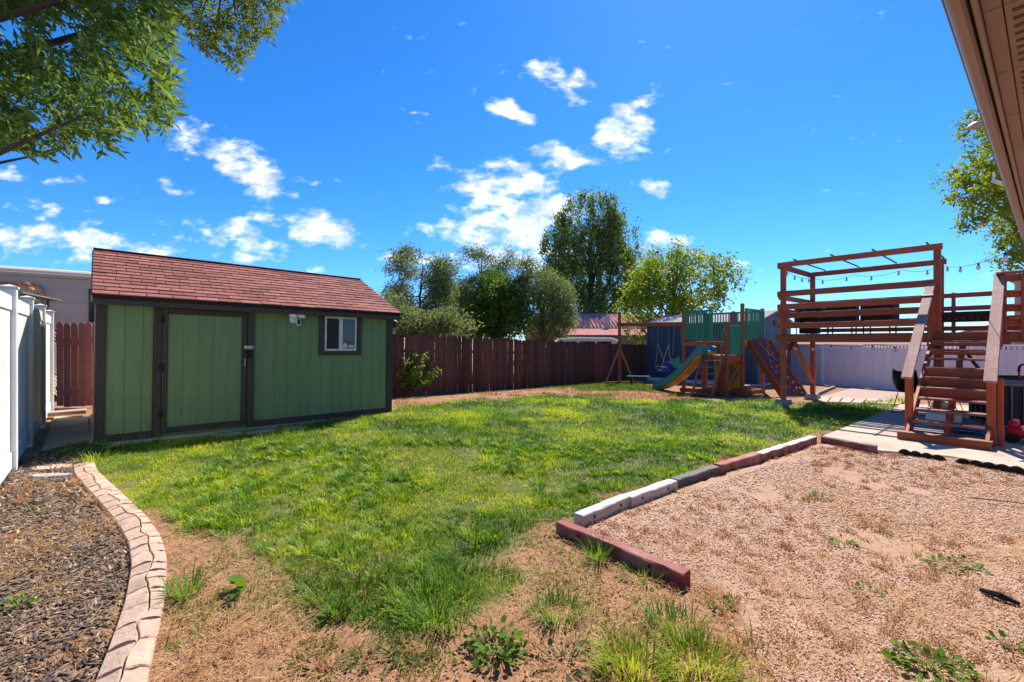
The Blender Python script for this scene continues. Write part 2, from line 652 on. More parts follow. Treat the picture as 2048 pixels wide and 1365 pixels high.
m_tin = mat('weathered_tin', (0.45, 0.43, 0.41), rough=.5, metal=.3)
m_trailer = mat('beige_trailer_skin', (0.60, 0.50, 0.36), (0.54, 0.44, 0.32), rough=0.5, scale=1.2, stretch=(.4, .4, 3), bump=.03, rand=.03)
m_tinted = glass('tinted_glass', (0.012, 0.012, 0.014), .12)
m_pane = glass('window_glass', (0.03, 0.033, 0.036), .05)
m_screen = mat('insect_screen', (0.05, 0.042, 0.036), rough=.8, bump=0)
m_timber_w = wood('white_painted_timber', (0.74, 0.71, 0.68), (0.55, 0.50, 0.46), dirt=(.28, .14, .1), dirt_amt=.6, bump=.4)
m_timber_g = wood('grey_weathered_timber', (0.60, 0.585, 0.56), (0.42, 0.41, 0.39), dirt=(.3, .27, .23), dirt_amt=.45, bump=.4)
m_timber_d = wood('dark_grey_timber', (0.115, 0.13, 0.14), (0.075, 0.085, 0.09), dirt=(.3, .1, .06), dirt_amt=.4, bump=.35)
m_timber_r = wood('red_stained_timber', (0.34, 0.085, 0.07), (0.23, 0.055, 0.045), dirt=(.42, .26, .22), dirt_amt=.55, bump=.4)
m_rubber = mat('black_rubber', (0.02, 0.019, 0.018), rough=.8, bump=.2)
m_ac = mat('ac_grille', (0.03, 0.03, 0.032), (0.02, 0.02, 0.02), rough=.6, scale=8, bump=.3, bscale=120)
m_acframe = mat('ac_beige_metal', (0.23, 0.215, 0.185), rough=.5, bump=.03)
m_soffit = mat('mauve_soffit', (0.38, 0.25, 0.22), (0.32, 0.21, 0.185), rough=.6, scale=3, bump=.04, rand=.03)
m_fascia = mat('tan_fascia', (0.40, 0.29, 0.26), (0.35, 0.25, 0.225), rough=.5, scale=3, bump=.03)
m_gutter = mat('pale_gutter', (0.62, 0.64, 0.70), rough=.3, bump=.01)
m_vent = mat('soffit_vent_holes', (0.16, 0.10, 0.09), rough=.8)
m_stucco = mat('tan_house_wall', (0.52, 0.43, 0.35), rough=.85, bump=.3, bscale=120)
m_bark = mat('bark', (0.13, 0.095, 0.07), (0.075, 0.055, 0.042), rough=.95, scale=10, stretch=(1, 1, .3), bump=.6, bscale=25)
m_bulb = glass('clear_bulb', (0.75, 0.75, 0.72), .1)
m_whiteplastic = mat('white_plastic', (0.78, 0.78, 0.74), rough=.4, bump=0)
m_oldwood = wood('grey_weathered_plank', (0.2, 0.17, 0.14), (0.12, 0.1, 0.08))
m_walkboard = wood('pale_walk_board', (0.36, 0.25, 0.2), (0.28, 0.19, 0.15))
m_orange = mat('orange_petals', (0.62, 0.22, 0.06), (0.5, 0.14, 0.05), rough=.7, bump=.2)
m_leaf = leaf_mat('leaf', 0.48, rough=.6, spec=.12)
m_grass = leaf_mat('grass_blade', 0.45, rough=.5, spec=.25)
m_dry = leaf_mat('dry_grass_blade', 0.2, rough=.8, tmul=(1, .9, .7), spec=.1)
m_chip = leaf_mat('bark_chip', 0.0, rough=.9, spec=.1)

# ================================================================== THE SETTING
LAWN = [(165, 932), (190, 890), (330, 876), (480, 862), (600, 848), (785, 828), (800, 812), (900, 806), (1000, 801), (1100, 793), (1180, 797),
        (1300, 800), (1440, 801), (1560, 800), (1600, 806), (1720, 806), (1790, 800), (1800, 812), (1745, 838), (1690, 858), (1560, 888),
        (1440, 925), (1350, 952), (1250, 990), (1140, 1045), (1085, 1045), (1075, 1075), (1015, 1095), (1045, 1165), (970, 1235),
        (820, 1268), (700, 1250), (610, 1215), (565, 1145), (480, 1105), (390, 1075), (330, 1040), (275, 1015), (215, 970)]
LAWN2 = [(1095, 772), (1210, 764), (1320, 774), (1330, 783), (1200, 783)]
GRAVEL = [(1150, 1060), (1255, 1008), (1350, 971), (1440, 945), (1630, 888), (1645, 888), (1748, 908), (1900, 920), (2048, 947), (2300, 990),
          (3200, 1200), (3200, 2000), (1750, 2000), (1600, 1420), (1480, 1290), (1400, 1180), (1380, 1160)]
MULCH = [(163, 932), (152, 960), (190, 1000), (235, 1040), (268, 1090), (272, 1140), (255, 1210), (225, 1300), (180, 1400), (100, 1600),
         (-400, 2300), (-700, 1900), (-172, 1210), (-38, 1031), (18, 946), (60, 894), (85, 856), (110, 835), (178, 835), (185, 895)]


def lawn_mask(px, py):
    """1 inside the lawn, ragged towards its edges"""
    jx = (fbm(px, py, 0.012, 5) - .5) * 90
    jy = (fbm(px, py, 0.016, 9) - .5) * 46 * np.clip((np.asarray(py) - 740) / 200, .12, 1)
    a = in_poly(px + jx * np.clip((np.asarray(py) - 740) / 200, .15, 1), py + jy, LAWN)
    return (a | in_poly(px, py, LAWN2)).astype(float)


xs = np.concatenate([[-900, -300, -120, -60, -36, -24], np.arange(-18, 20.01, .25), [26, 36, 60, 120, 300, 900]])
ys = np.concatenate([[-900, -300, -120, -40, -16], np.arange(-6, 10.5, .25), np.arange(10.5, 19.6, .5), [22, 26, 32, 44, 70, 140, 400, 1500]])
gx, gy = np.meshgrid(xs, ys)
gzv = gz(gx, gy)
nx, ny = len(xs), len(ys)
ii = (np.arange(ny - 1)[:, None] * nx + np.arange(nx - 1)[None]).ravel()
gt = np.concatenate([np.stack([ii, ii + 1, ii + nx + 1], 1), np.stack([ii, ii + nx + 1, ii + nx], 1)])
me = mesh_np('ground', np.stack([gx, gy, gzv], -1).reshape(-1, 3), gt)
yy = np.maximum(gy, 0.3).ravel()
gpx, gpy = to_px(gx.ravel(), yy, gzv.ravel())
lm = lawn_mask(gpx, gpy) * (gy.ravel() > .5)
at = me.attributes.new('lawn', 'FLOAT', 'POINT')
at.data.foreach_set('value', lm.astype(np.float32))
gm = bpy.data.materials.new('bare_soil_and_thatch')
gm.use_nodes = True
n, l = gm.node_tree.nodes, gm.node_tree.links
bs = n['Principled BSDF']
bs.inputs['Roughness'].default_value = .95
bs.inputs['Specular IOR Level'].default_value = .1
pos = n.new('ShaderNodeNewGeometry').outputs['Position']


def gnoise(sc, det=6, ro=.65):
    t = n.new('ShaderNodeTexNoise')
    t.inputs['Scale'].default_value = sc
    t.inputs['Detail'].default_value = det
    t.inputs['Roughness'].default_value = ro
    l.new(pos, t.inputs['Vector'])
    return t.outputs['Fac']


def gramp(f, stops):
    r = n.new('ShaderNodeValToRGB')
    while len(r.color_ramp.elements) < len(stops):
        r.color_ramp.elements.new(.5)
    for e, (p_, c_) in zip(r.color_ramp.elements, stops):
        e.position = p_
        e.color = rgb(c_)
    l.new(f, r.inputs[0])
    return r.outputs[0]


def gmix(f, a, b):
    m_ = n.new('ShaderNodeMix')
    m_.data_type = 'RGBA'
    sock(gm.node_tree, f, m_.inputs[0])
    l.new(a, m_.inputs[6])
    l.new(b, m_.inputs[7])
    return m_.outputs[2]


soil = gramp(gnoise(5, 9), [(.3, (.19, .085, .045)), (.5, (.31, .15, .08)), (.68, (.41, .225, .13))])
fine = gramp(gnoise(70, 5), [(.35, (.15, .075, .042)), (.6, (.42, .26, .16))])
soil = gmix(.4, soil, fine)
th = gramp(gnoise(9, 8), [(.3, (.06, .085, .02)), (.55, (.13, .15, .04)), (.72, (.26, .21, .09))])
la = n.new('ShaderNodeAttribute')
la.attribute_name = 'lawn'
l.new(gmix(la.outputs['Fac'], soil, th), bs.inputs['Base Color'])
bp = n.new('ShaderNodeBump')
bp.inputs['Strength'].default_value = .6
bp.inputs['Distance'].default_value = .03
l.new(gnoise(38, 8), bp.inputs['Height'])
l.new(bp.outputs[0], bs.inputs['Normal'])
me.materials.append(gm)
tag(inst('ground', me), 'bare brown soil of the yard with dry thatch', kind='structure')


def patch(name, poly, cell, zoff, m, label, jit=0.07, seed=1):
    """a ground sheet whose outline follows a photo polygon, with a ragged edge"""
    pts = [P(a, b) for a, b in poly]
    x0, x1 = min(p.x for p in pts), max(p.x for p in pts)
    y0, y1 = min(p.y for p in pts), max(p.y for p in pts)
    X, Y = np.meshgrid(np.arange(x0 - .2, x1 + .2, cell), np.arange(y0 - .2, y1 + .2, cell))
    cx, cy = X[:-1, :-1] + cell / 2, Y[:-1, :-1] + cell / 2
    jx = cx + (fbm(cx, cy, 4, seed) - .5) * jit * 4
    jy = cy + (fbm(cx, cy, 4, seed + 5) - .5) * jit * 4
    keep = in_poly(jx, jy, [(p.x, p.y) for p in pts])
    ny_, nx_ = X.shape
    iy, ix = np.nonzero(keep)
    b = iy * nx_ + ix
    t = np.concatenate([np.stack([b, b + 1, b + nx_ + 1], 1), np.stack([b, b + nx_ + 1, b + nx_], 1)])
    used, inv = np.unique(t, return_inverse=True)
    vv = np.stack([X.ravel(), Y.ravel(), gz(X.ravel(), Y.ravel()) + zoff], 1)[used]
    cnt = np.bincount(inv.ravel(), minlength=len(used))
    vv[cnt < 6, 2] -= .05
    o = vv.mean(0)
    o[2] = 0
    me_ = mesh_np(name, vv - o, inv.reshape(-1, 3))
    me_.materials.append(m)
    return tag(inst(name, me_, Matrix.Translation(Vector(o))), label, kind='structure')


m_gravel = mat('pink_pea_gravel', (0.62, 0.41, 0.30), (0.40, 0.24, 0.155), rough=.95, scale=75, detail=3, bump=.9, bscale=110, rand=0, world_co=True, dirt=(.40, .25, .15), dirt_amt=.6, spec=.1)
m_mulch = mat('bark_mulch', (0.34, 0.225, 0.15), (0.12, 0.085, 0.07), rough=.95, scale=28, detail=8, bump=.9, bscale=60, rand=0, world_co=True, dirt=(.045, .036, .032), dirt_amt=.8, spec=.1)  # near-black patches stand in for a shadow lying on the bed
patch('gravel_bed', GRAVEL, .06, .012, m_gravel, 'pinkish gravel bed with dry grass inside the timber border', seed=3)
patch('mulch_bed', MULCH, .06, .010, m_mulch, 'dark bark mulch planting bed along the white fence', jit=.02, seed=4)

# concrete patio at the foot of the stairs, walk beside the shed, pavers behind the deck
PATIO = [P(1640, 878), P(1690, 858), P(1760, 828), P(1800, 812), Vector((10.2, 10.1, 0)), Vector((13, 7.5, 0)), Vector((8.6, 3.0, 0)), P(2048, 944), P(1900, 918), P(1752, 906)]
MB().prism([(p.x, p.y) for p in PATIO], -.12, .035).build('patio', m_conc, bev=.01)
tag(bpy.data.objects['patio'], 'tan concrete patio slab under the wooden stairs', kind='structure')
# cracked walk beside the shed
wpts = [P(85, 903), P(108, 838), P(176, 838), P(182, 884)]
o = MB().prism([(p.x, p.y) for p in wpts], -.08, .045).build('path', m_conc, bev=.008)
tag(o, 'concrete walk slab between white fence and green shed', kind='structure')
pv = [P(1640, 795), P(1705, 777), P(1815, 782), P(1820, 806)]
m_court = mat('pinkish_compacted_pad', (0.46, 0.32, 0.27), (0.35, 0.235, 0.19), rough=.95, scale=2.5, detail=10, bump=.2, world_co=True, rand=0)
bmv = [(p.x, p.y, p.z + .012) for p in pv]
o = MB().add(bmv + [(x, y, z - .05) for x, y, z in bmv], [(0, 1, 2, 3), (7, 6, 5, 4), (0, 4, 5, 1), (1, 5, 6, 2), (2, 6, 7, 3), (3, 7, 4, 0)]).build('paved_pad', m_court)
tag(o, 'brown dirt pad behind the raised deck', kind='structure')
pr = thing('paver_walk', 'row of pale square pavers crossing behind the deck', 'walkway', P(1700, 800))
q0, q1, q2, q3 = P(1632, 806), P(1800, 812), P(1812, 803), P(1640, 796)
for i in range(7):
    a0, a1 = i / 7 + .008, (i + 1) / 7 - .008
    c4 = [q0.lerp(q1, a0), q0.lerp(q1, a1), q3.lerp(q2, a1), q3.lerp(q2, a0)]
    vs = [Vector((c.x, c.y, slope(c.y) - .03)) for c in c4] + [Vector((c.x, c.y, slope(c.y) + .035)) for c in c4]
    MB().add(vs, [(3, 2, 1, 0), (4, 5, 6, 7), (0, 1, 5, 4), (1, 2, 6, 5), (2, 3, 7, 6), (3, 0, 4, 7)]).build('paver', m_conc, pr, bev=.006)
o = board('border_board', P(1620, 797) + Z * .04, P(1668, 777) + Z * .04, .09, .09, m_oldwood)
tag(o, 'low weathered border board behind the rear deck post', 'timber')

# ================================================================== GREEN SHED
SE = Vector((.725, .69, -.0143))
SL = Vector((-5.86, 6.18, .06))
SM = frame(SL, SE)
LEN, DEP = 4.55, 3.6
shed = thing('garden_shed', 'green wooden shed with dark brown trim and red shingle roof', 'shed', SL)


def sb(name, x0, x1, y0, y1, z0, z1, m, parent=shed, bev=.003):
    """box in the shed's own axes, grain along its longest side"""
    d = Vector((x1 - x0, y1 - y0, z1 - z0))
    c = Vector((x0 + x1, y0 + y1, z0 + z1)) / 2
    if d.z > d.x:
        R = Matrix(((0, 0, -1), (0, 1, 0), (1, 0, 0))).to_4x4()
        dd = (d.z, d.y, d.x)
    else:
        R = Matrix.Identity(4)
        dd = tuple(d)
    return MB().box((0, 0, 0), dd).build(name, m, parent, SM @ Matrix.Translation(c) @ R, bev)


core = MB()
prof = [(.0, .0), (DEP, 0), (DEP, 2.06), (1.8, 2.94), (0, 2.06)]
core.add([(0.01, y + .02, z) for y, z in prof] + [(LEN - .01, y + .02, z) for y, z in prof],
         [(0, 1, 2, 3, 4), (9, 8, 7, 6, 5), (0, 5, 6, 1), (1, 6, 7, 2), (2, 7, 8, 3), (3, 8, 9, 4), (4, 9, 5, 0)])
core.build('wall', m_green, shed, SM)
sb('slab', -.06, LEN + .1, -.17, DEP + .1, -.2, -.004, m_conc, bev=.01)
edges = [.09] + [round(.30 + .2 * i, 3) for i in range(21)] + [4.43]
for a, b in zip(edges[:-1], edges[1:]):
    if b <= .62 or a >= 1.96:
        pieces = [(a, b)]
    elif a < .62 < b:
        pieces = [(a, .62)]
    elif a < 1.96 < b:
        pieces = [(1.96, b)]
    else:
        pieces = []
    for (c, d) in pieces:
        if d - c < .03:
            continue
        if 3.05 < (c + d) / 2 < 3.86:
            sb('siding_board', c + .0014, d - .0014, .010, .0195, .10, 1.25, m_green)
        else:
            sb('siding_board', c + .0014, d - .0014, .010, .0195, .10, 2.06, m_green)
sb('trim_board', -.012, .092, -.022, .012, .0, 2.06, m_trim)
sb('trim_board', 4.435, LEN + .012, -.022, .012, .0, 2.06, m_trim)
sb('trim_board', .094, .618, -.02, .012, .0, .10, m_trim)
sb('trim_board', 1.965, 4.433, -.02, .012, .0, .10, m_trim)
sb('trim_board', .094, 4.433, -.021, .012, 1.985, 2.06, m_trim)
sb('side_board', -.03, -.013, .0, .085, .0, 2.0, m_walkboard)
door = sb('door', .73, 1.85, -.012, .0, .05, 1.93, m_green)
for i in range(5):
    a = .79 + i * .196
    sb('door_board', a + .0015, a + .1945, -.0165, -.0125, .14, 1.86, m_green, door)
sb('door_trim', .735, .79, -.034, -.0125, .05, 1.95, m_trim, door)
sb('door_trim', 1.775, 1.85, -.034, -.0125, .05, 1.95, m_trim, door)
sb('door_trim', .792, 1.773, -.034, -.0125, 1.865, 1.95, m_trim, door)
sb('door_trim', .792, 1.773, -.034, -.0125, .05, .135, m_trim, door)
sb('door_casing', .622, .718, -.026, .012, .0, 1.982, m_trim)
sb('door_casing', 1.862, 1.962, -.026, .012, .0, 1.982, m_trim)
sb('door_casing', .72, 1.86, -.024, .012, 1.955, 1.983, m_trim)
for z in (.3, 1.0, 1.72):
    sb('hinge', .69, .745, -.046, -.0345, z, z + .11, m_black, door)
sb('latch', 1.80, 1.93, -.056, -.0345, 1.27, 1.30, m_black, door)
sb('padlock', 1.85, 1.90, -.068, -.04, 1.185, 1.25, m_black, door)
hd = MB().tube([SM @ Vector(p) for p in ((1.815, -.035, 1.02), (1.815, -.075, 1.04), (1.815, -.08, 1.11), (1.815, -.075, 1.17), (1.815, -.035, 1.19))], .008, 6)
hd.build('handle', m_chain, door)
tg = sb('lock_plate', 1.81, 1.95, -.05, -.036, 1.335, 1.385, m_whiteplastic, door)
sb('number_strip', 1.83, 1.89, -.052, -.0505, 1.35, 1.37, m_tin, door, 0)
sb('keyhole', 1.915, 1.935, -.054, -.0505, 1.342, 1.375, m_black, door, 0)
# window
win = MB()
for (a, b, c, d) in ((3.14, 3.755, 1.92, 1.955), (3.14, 3.755, 1.30, 1.335), (3.14, 3.17, 1.335, 1.92), (3.725, 3.755, 1.335, 1.92), (3.415, 3.475, 1.335, 1.92)):
    win.box(((a + b) / 2, -.02, (c + d) / 2), (b - a, .05, d - c))
win = win.build('window', m_whitewood, shed, SM)
for (a, b, c, d) in ((3.045, 3.86, 1.958, 2.055), (3.045, 3.86, 1.215, 1.297), (3.045, 3.137, 1.298, 1.957), (3.758, 3.86, 1.298, 1.957)):
    sb('window_trim', a, b, -.036, .012, c, d, m_trim, win)
sb('pane', 3.171, 3.414, -.012, -.002, 1.336, 1.919, m_screen, win, 0)
sb('pane', 3.476, 3.724, -.020, -.010, 1.336, 1.919, m_pane, win, 0)
st = MB().add([SM @ Vector((3.49 + .04 + .04 * math.cos(t), -.0235, 1.41 + .04 * math.sin(t))) for t in np.linspace(0, math.pi, 9)] +
              [SM @ Vector((3.49, -.0235, 1.345)), SM @ Vector((3.57, -.0235, 1.345))], [tuple(range(9)) + (9, 10)])
st.build('sticker', m_whiteplastic, win)
m_palesign = mat('pale_blue_sticker', (.42, .55, .58), rough=.5, bump=0)
sb('sticker', 3.59, 3.715, -.0245, -.022, 1.345, 1.415, m_palesign, win, 0)
sb('sticker_print', 3.60, 3.63, -.0265, -.025, 1.37, 1.38, m_black, win, 0)
# roof
EY, EZ, RY, RZ = -.2, 2.085, 1.8, 3.0
sl = math.hypot(RY - EY, RZ - EZ)
sd = Vector((0, (RY - EY) / sl, (RZ - EZ) / sl))
sn = Vector((0, -sd.z, sd.y))
roof = MB()
for (ya, za, yb, zb) in ((EY, EZ, RY, RZ), (3.8, EZ, RY, RZ)):
    vs = []
    for x in (-.05, LEN + .09):
        vs += [(x, ya, za), (x, yb, zb), (x, yb, zb - .05), (x, ya, za - .05)]
    roof.add(vs, [(0, 1, 5, 4), (3, 7, 6, 2), (0, 4, 7, 3), (0, 3, 2, 1), (4, 5, 6, 7), (1, 2, 6, 5)])
roof = roof.build('roof', m_underlay, shed, SM)
shm = []
for k in range(3):
    r_ = random.Random(k)
    mb = MB()
    y1, zt = .175, .015
    vs = [(-.1455, 0, .0), (.1455, 0, .0), (.1455, y1, -.008), (-.1455, y1, -.008),
          (-.1455, r_.uniform(-.006, .006), zt), (.1455, r_.uniform(-.006, .006), zt), (.1455, y1, 0), (-.1455, y1, 0)]
    mb.add(vs, [(3, 2, 1, 0), (4, 5, 6, 7), (0, 1, 5, 4), (1, 2, 6, 5), (2, 3, 7, 6), (3, 0, 4, 7)])
    ob = mb.build('shingle', m_shingle, None, Matrix.Identity(4))
    shm.append(ob.data)
    bpy.data.objects.remove(ob)
ROWS, EXPO = 14, sl / 14
rx0, rx1 = -.06, LEN + .10
SR = Matrix((Vector((1, 0, 0)), sd, sn)).transposed().to_4x4()
for i in range(ROWS):
    x = rx0 - (.15 if i % 2 else 0) - random.uniform(0, .06)
    while x < rx1:
        a, b = max(x, rx0), min(x + .3, rx1)
        if b - a > .04:
            p = Vector(((a + b) / 2, EY, EZ)) + sd * (i * EXPO - .012 + random.uniform(-.002, .002)) + sn * (.006 + random.uniform(0, .005))
            M = SM @ Matrix.Translation(p) @ SR @ Matrix.Diagonal((((b - a) / .3), 1, 1, 1))
            inst('shingle', random.choice(shm), M, roof)
        x += .3
sb('ridge_cap', rx0, rx1, RY - .1, RY + .1, RZ + .004, RZ + .016, m_shingle, roof)
sb('fascia', -.05, LEN + .08, EY + .01, EY + .035, EZ - .135, EZ - .052, m_trim)
sb('soffit', -.04, LEN + .07, EY + .036, -.023, EZ - .07, EZ - .052, m_trim)
for x in (-.06, LEN + .075):
    p0, p1 = SM @ Vector((x, EY, EZ - .065)), SM @ Vector((x, RY, RZ - .065))
    board('rake_board', p0, p1, .02, .1, m_trim if x > 0 else m_walkboard, shed)
# things fixed to the shed
sl_ = thing('security_light', 'white security floodlight with camera pod on the green shed wall', 'security light', SM @ Vector((2.62, -.05, 1.9)))
MB().lathe([(.0, 0), (.06, 0), (.07, .03), (.055, .06), (.0, .06)], 12, SM @ Matrix.Translation((2.58, -.006, 1.86)) @ Matrix.Rotation(math.pi / 2, 4, 'X')).build('mount', m_whiteplastic, sl_, smooth=True)
for x in (2.545, 2.68):
    MB().box((0, 0, 0), (.115, .1, .075)).build('lamp_head', m_whiteplastic, sl_, SM @ Matrix.Translation((x, -.13, 1.935)) @ Matrix.Rotation(.25, 4, 'X'), .012)
pod = MB().box((0, 0, 0), (.07, .08, .12)).build('camera_pod', m_whiteplastic, sl_, SM @ Matrix.Translation((2.64, -.12, 1.815)) @ Matrix.Rotation(-.2, 4, 'Z'), .014)
MB().box((0, -.043, .005), (.045, .006, .085)).build('lens_window', m_black, pod, WM[pod.name], .002)
wl_ = thing('wall_lantern', 'black wall lantern on the right end of the shed', 'lantern', SM @ Vector((LEN + .05, .1, 1.85)))
MB().box((LEN + .03, .1, 1.86), (.05, .06, .06)).build('bracket', m_black, wl_, SM)
MB().lathe([(.03, 0), (.05, .01), (.05, .13), (.06, .14), (.02, .17)], 8, SM @ Matrix.Translation((LEN + .105, .1, 1.79))).build('lamp_body', m_black, wl_)

# ================================================================== WHITE FENCE (left)
FP = [(-3.38, 2.47), (-4.56, 3.74), (-5.75, 5.03), (-6.92, 6.28), (-8.2, 7.65), (-9.6, 9.13)]
wf = thing('white_fence', 'tall white vinyl privacy fence on the left with square post caps', 'fence', (*FP[2], 0))
for k, (x, y) in enumerate(FP):
    d = (Vector((*FP[min(k + 1, 5)], 0)) - Vector((*FP[max(k - 1, 0)], 0))).normalized()
    M = frame((x, y, 0), d)
    z0 = .0
    p = MB().box((0, 0, 1.02), (.127, .127, 2.16)).build('post', m_vinyl, wf, M, .006)
    MB().box((0, 0, 2.112), (.15, .15, .022)).add([(-.07, -.07, 2.1235), (.07, -.07, 2.1235), (.07, .07, 2.1235), (-.07, .07, 2.1235), (0, 0, 2.15)],
                                                  [(0, 1, 4), (1, 2, 4), (2, 3, 4), (3, 0, 4), (3, 2, 1, 0)]).build('post_cap', m_vinyl, p, M)
for (a, b) in zip(FP[:-1], FP[1:]):
    A, B = Vector((*a, 0)), Vector((*b, 0))
    d = (B - A).normalized()
    L = (B - A).length
    M = frame(A, d)
    for zc, h in ((1.93, .17), (.14, .19)):
        MB().box((L / 2, 0, zc), (L - .13, .06, h)).build('rail', m_vinyl, wf, M, .006)
    n_ = 9
    wdt = (L - .13) / n_
    for i in range(n_):
        MB().box((.065 + wdt * (i + .5), 0, 1.04), (wdt - .006, .03, 1.63)).build('fence_board', m_vinyl, wf, M, .004)

# plank step and red picket gate section at the end of the walk
o = board('plank_step', P(88, 838) + Z * .09, P(173, 831) + Z * .09, .34, .07, m_walkboard)
tag(o, 'pale plank step across the walk in front of red pickets', 'plank')
pg = thing('picket_gate', 'short red picket gate between white fence and green shed', 'gate', W(145, 818, 9.9))
YG = 9.9
pm = MB().prism([(-.07, 0), (.07, 0), (.07, 1.80), (.055, 1.86), (.02, 1.89), (-.02, 1.89), (-.055, 1.86), (-.07, 1.80)], -.011, .011)
pmo = pm.build('picket', m_picket, None, Matrix.Identity(4), .003)
pm = pmo.data
bpy.data.objects.remove(pmo)
for i in range(6):
    c = W(121 + 13.4 * i, 818, YG)
    M = Matrix.Translation((c.x, c.y + .01 * i, .03 + random.uniform(-.02, .02))) @ Matrix.Rotation(.1, 4, 'Z') @ Matrix.Rotation(math.pi / 2, 4, 'X') @ Matrix.Rotation(random.uniform(-.008, .008), 4, 'Z')
    inst('picket', pm, M, pg)
for z in (.42, 1.55):
    board('rail', Vector(((108 - CX) / FPX * YG, YG + .05, z)), Vector(((200 - CX) / FPX * YG, YG + .11, z)), .04, .09, m_oldwood, pg)
cl = thing('chain_link_fence', 'narrow chain link fence piece between white fence and red pickets', 'fence', W(104, 818, 10.4))
mb = MB()
YC = 10.4
for i in range(-16, 28):
    z0 = i * .085
    x0, x1 = (96 - CX) / FPX * YC, (125 - CX) / FPX * YC
    for s in (1, -1):
        za, zb = (z0, z0 + (x1 - x0)) if s > 0 else (z0 + (x1 - x0), z0)
        if min(za, zb) > 0 and max(za, zb) < 1.95:
            mb.tube([(x0, YC + .004 * s, za), (x1, YC + .004 * s, zb)], .0035, 4)
mb.build('wire_mesh', m_chain, cl)
MB().tube([((96 - CX) / FPX * YC, YC, -.05), ((96 - CX) / FPX * YC, YC, 2.0)], .025, 8).build('post', m_chain, cl)

# ================================================================== BROWN FENCE (back)
BA, BB = Vector((-3.27, 12.3, 0)), Vector((6.8, 22.6, 0))
bd = (BB - BA).normalized()
bl = (BB - BA).length
bf = thing('back_fence', 'long dark red-brown picket fence along the back of the yard', 'fence', BA)
bpm, bpr = [], []
for k in range(4):
    r_ = random.Random(k + 5)
    w = .07
    mb = MB().prism([(-w, 0), (w, 0), (w, .965 + r_.uniform(-.01, .01)), (w - .025, 1), (-w + .03, 1 + r_.uniform(-.006, .006)), (-w, .975)], -.009, .009)
    ob = mb.build('picket', m_fence, None, Matrix.Identity(4))
    bpm.append(ob.data)
    c_ = ob.data.copy()
    c_.materials[0] = m_fence_red
    bpr.append(c_)
    bpy.data.objects.remove(ob)
ang = math.atan2(bd.y, bd.x)
s = -2.6
while s < bl + 3.2:
    p = BA + bd * s
    zt = 1.70 + (1.31 - 1.70) * s / bl
    zg = slope(p.y) - .03
    h = zt - zg + random.uniform(-.032, .03)
    px = CX + FPX * p.x / p.y
    red = 1192 < px < 1208
    me_ = (bpr if red else bpm)[random.randrange(4)]
    M = Matrix.Translation((p.x, p.y, zg)) @ Matrix.Rotation(ang, 4, 'Z') @ Matrix.Translation((0, random.uniform(-.004, .004), 0)) @ Matrix.Rotation(random.uniform(-.012, .012), 4, 'Y') @ Matrix.Rotation(math.pi / 2, 4, 'X') @ Matrix.Diagonal((1, h, 1, 1))
    inst('picket', me_, M, bf)
    s += .1425 + (random.uniform(.006, .02) if random.random() < .38 else 0)
for zf in (.3, 1.3):
    a, b = BA - bd * 2.6, BB + bd * 3.0
    nrm = Vector((-bd.y, bd.x, 0)) * .035
    n_ = 8
    for i in range(n_):
        p, q = a.lerp(b, i / n_), a.lerp(b, (i + 1) / n_ - .002)
        board('rail', p + nrm + Z * (slope(p.y) + zf), q + nrm + Z * (slope(q.y) + zf), .038, .09, m_fence, bf)
for i in range(8):
    p = BA.lerp(BB, i / 7) + Vector((-bd.y, bd.x, 0)) * .10
    zt = 1.62 + (1.25 - 1.62) * i / 7
    board('post', Vector((p.x, p.y, slope(p.y) - .2)), Vector((p.x, p.y, zt)), .09, .09, m_fence, bf)

# ================================================================== PALE FENCE (right, behind the deck)
rf = thing('vinyl_fence', 'pale white vinyl fence behind the raised deck on the right', 'fence', (12.7, 18, -.3))
RA, RB = Vector((12.3, 21.6, 0)), Vector((13.7, 7.0, 0))
rd = (RB - RA).normalized()
rl = (RB - RA).length
npan = 8
for i in range(npan + 1):
    p = RA + rd * rl * i / npan
    zt = 1.37
    M = frame((p.x, p.y, slope(p.y) - .05), rd)
    po = MB().box((0, 0, (zt - slope(p.y)) / 2 + .02), (.13, .13, zt - slope(p.y) + .06)).build('post', m_vinyl_lav, rf, M, .006)
    if i < npan:
        q = RA + rd * rl * (i + 1) / npan
        L = (q - p).length
        zg = (slope(p.y) + slope(q.y)) / 2 + .04
        Mp = frame((p.x, p.y, 0), rd)
        for k in range(8):
            w = (L - .13) / 8
            MB().box((.065 + w * (k + .5), 0, (zg + 1.22) / 2), (w - .005, .03, 1.22 - zg)).build('fence_board', m_vinyl_lav, rf, Mp, .003)
        MB().box((L / 2, 0, zg + .02), (L - .13, .06, .14)).build('rail', m_vinyl_lav, rf, Mp, .005)
        MB().box((L / 2, 0, 1.23), (L - .13, .06, .06)).build('rail', m_vinyl_lav, rf, Mp, .005)
        if i >= 3:
            MB().box((L / 2, 0, 1.375), (L - .13, .06, .04)).build('rail', m_vinyl_lav, rf, Mp, .004)
            for k in range(14):
                MB().box((.1 + (L - .2) * (k + .5) / 14, 0, 1.307), (.06, .02, .094)).build('lattice_slat', m_vinyl_lav, rf, Mp)
        else:
            MB().box((L / 2, 0, 1.32), (L - .13, .05, .11)).build('rail', m_vinyl_lav, rf, Mp, .004)

# ================================================================== CURB AND TIMBERS
cp = [P(a, b) for a, b in ((150, 2000), (215, 1500), (243, 1365), (268, 1290), (292, 1200), (299, 1130), (290, 1085), (262, 1042), (226, 1004), (194, 972), (172, 948), (168, 932))]
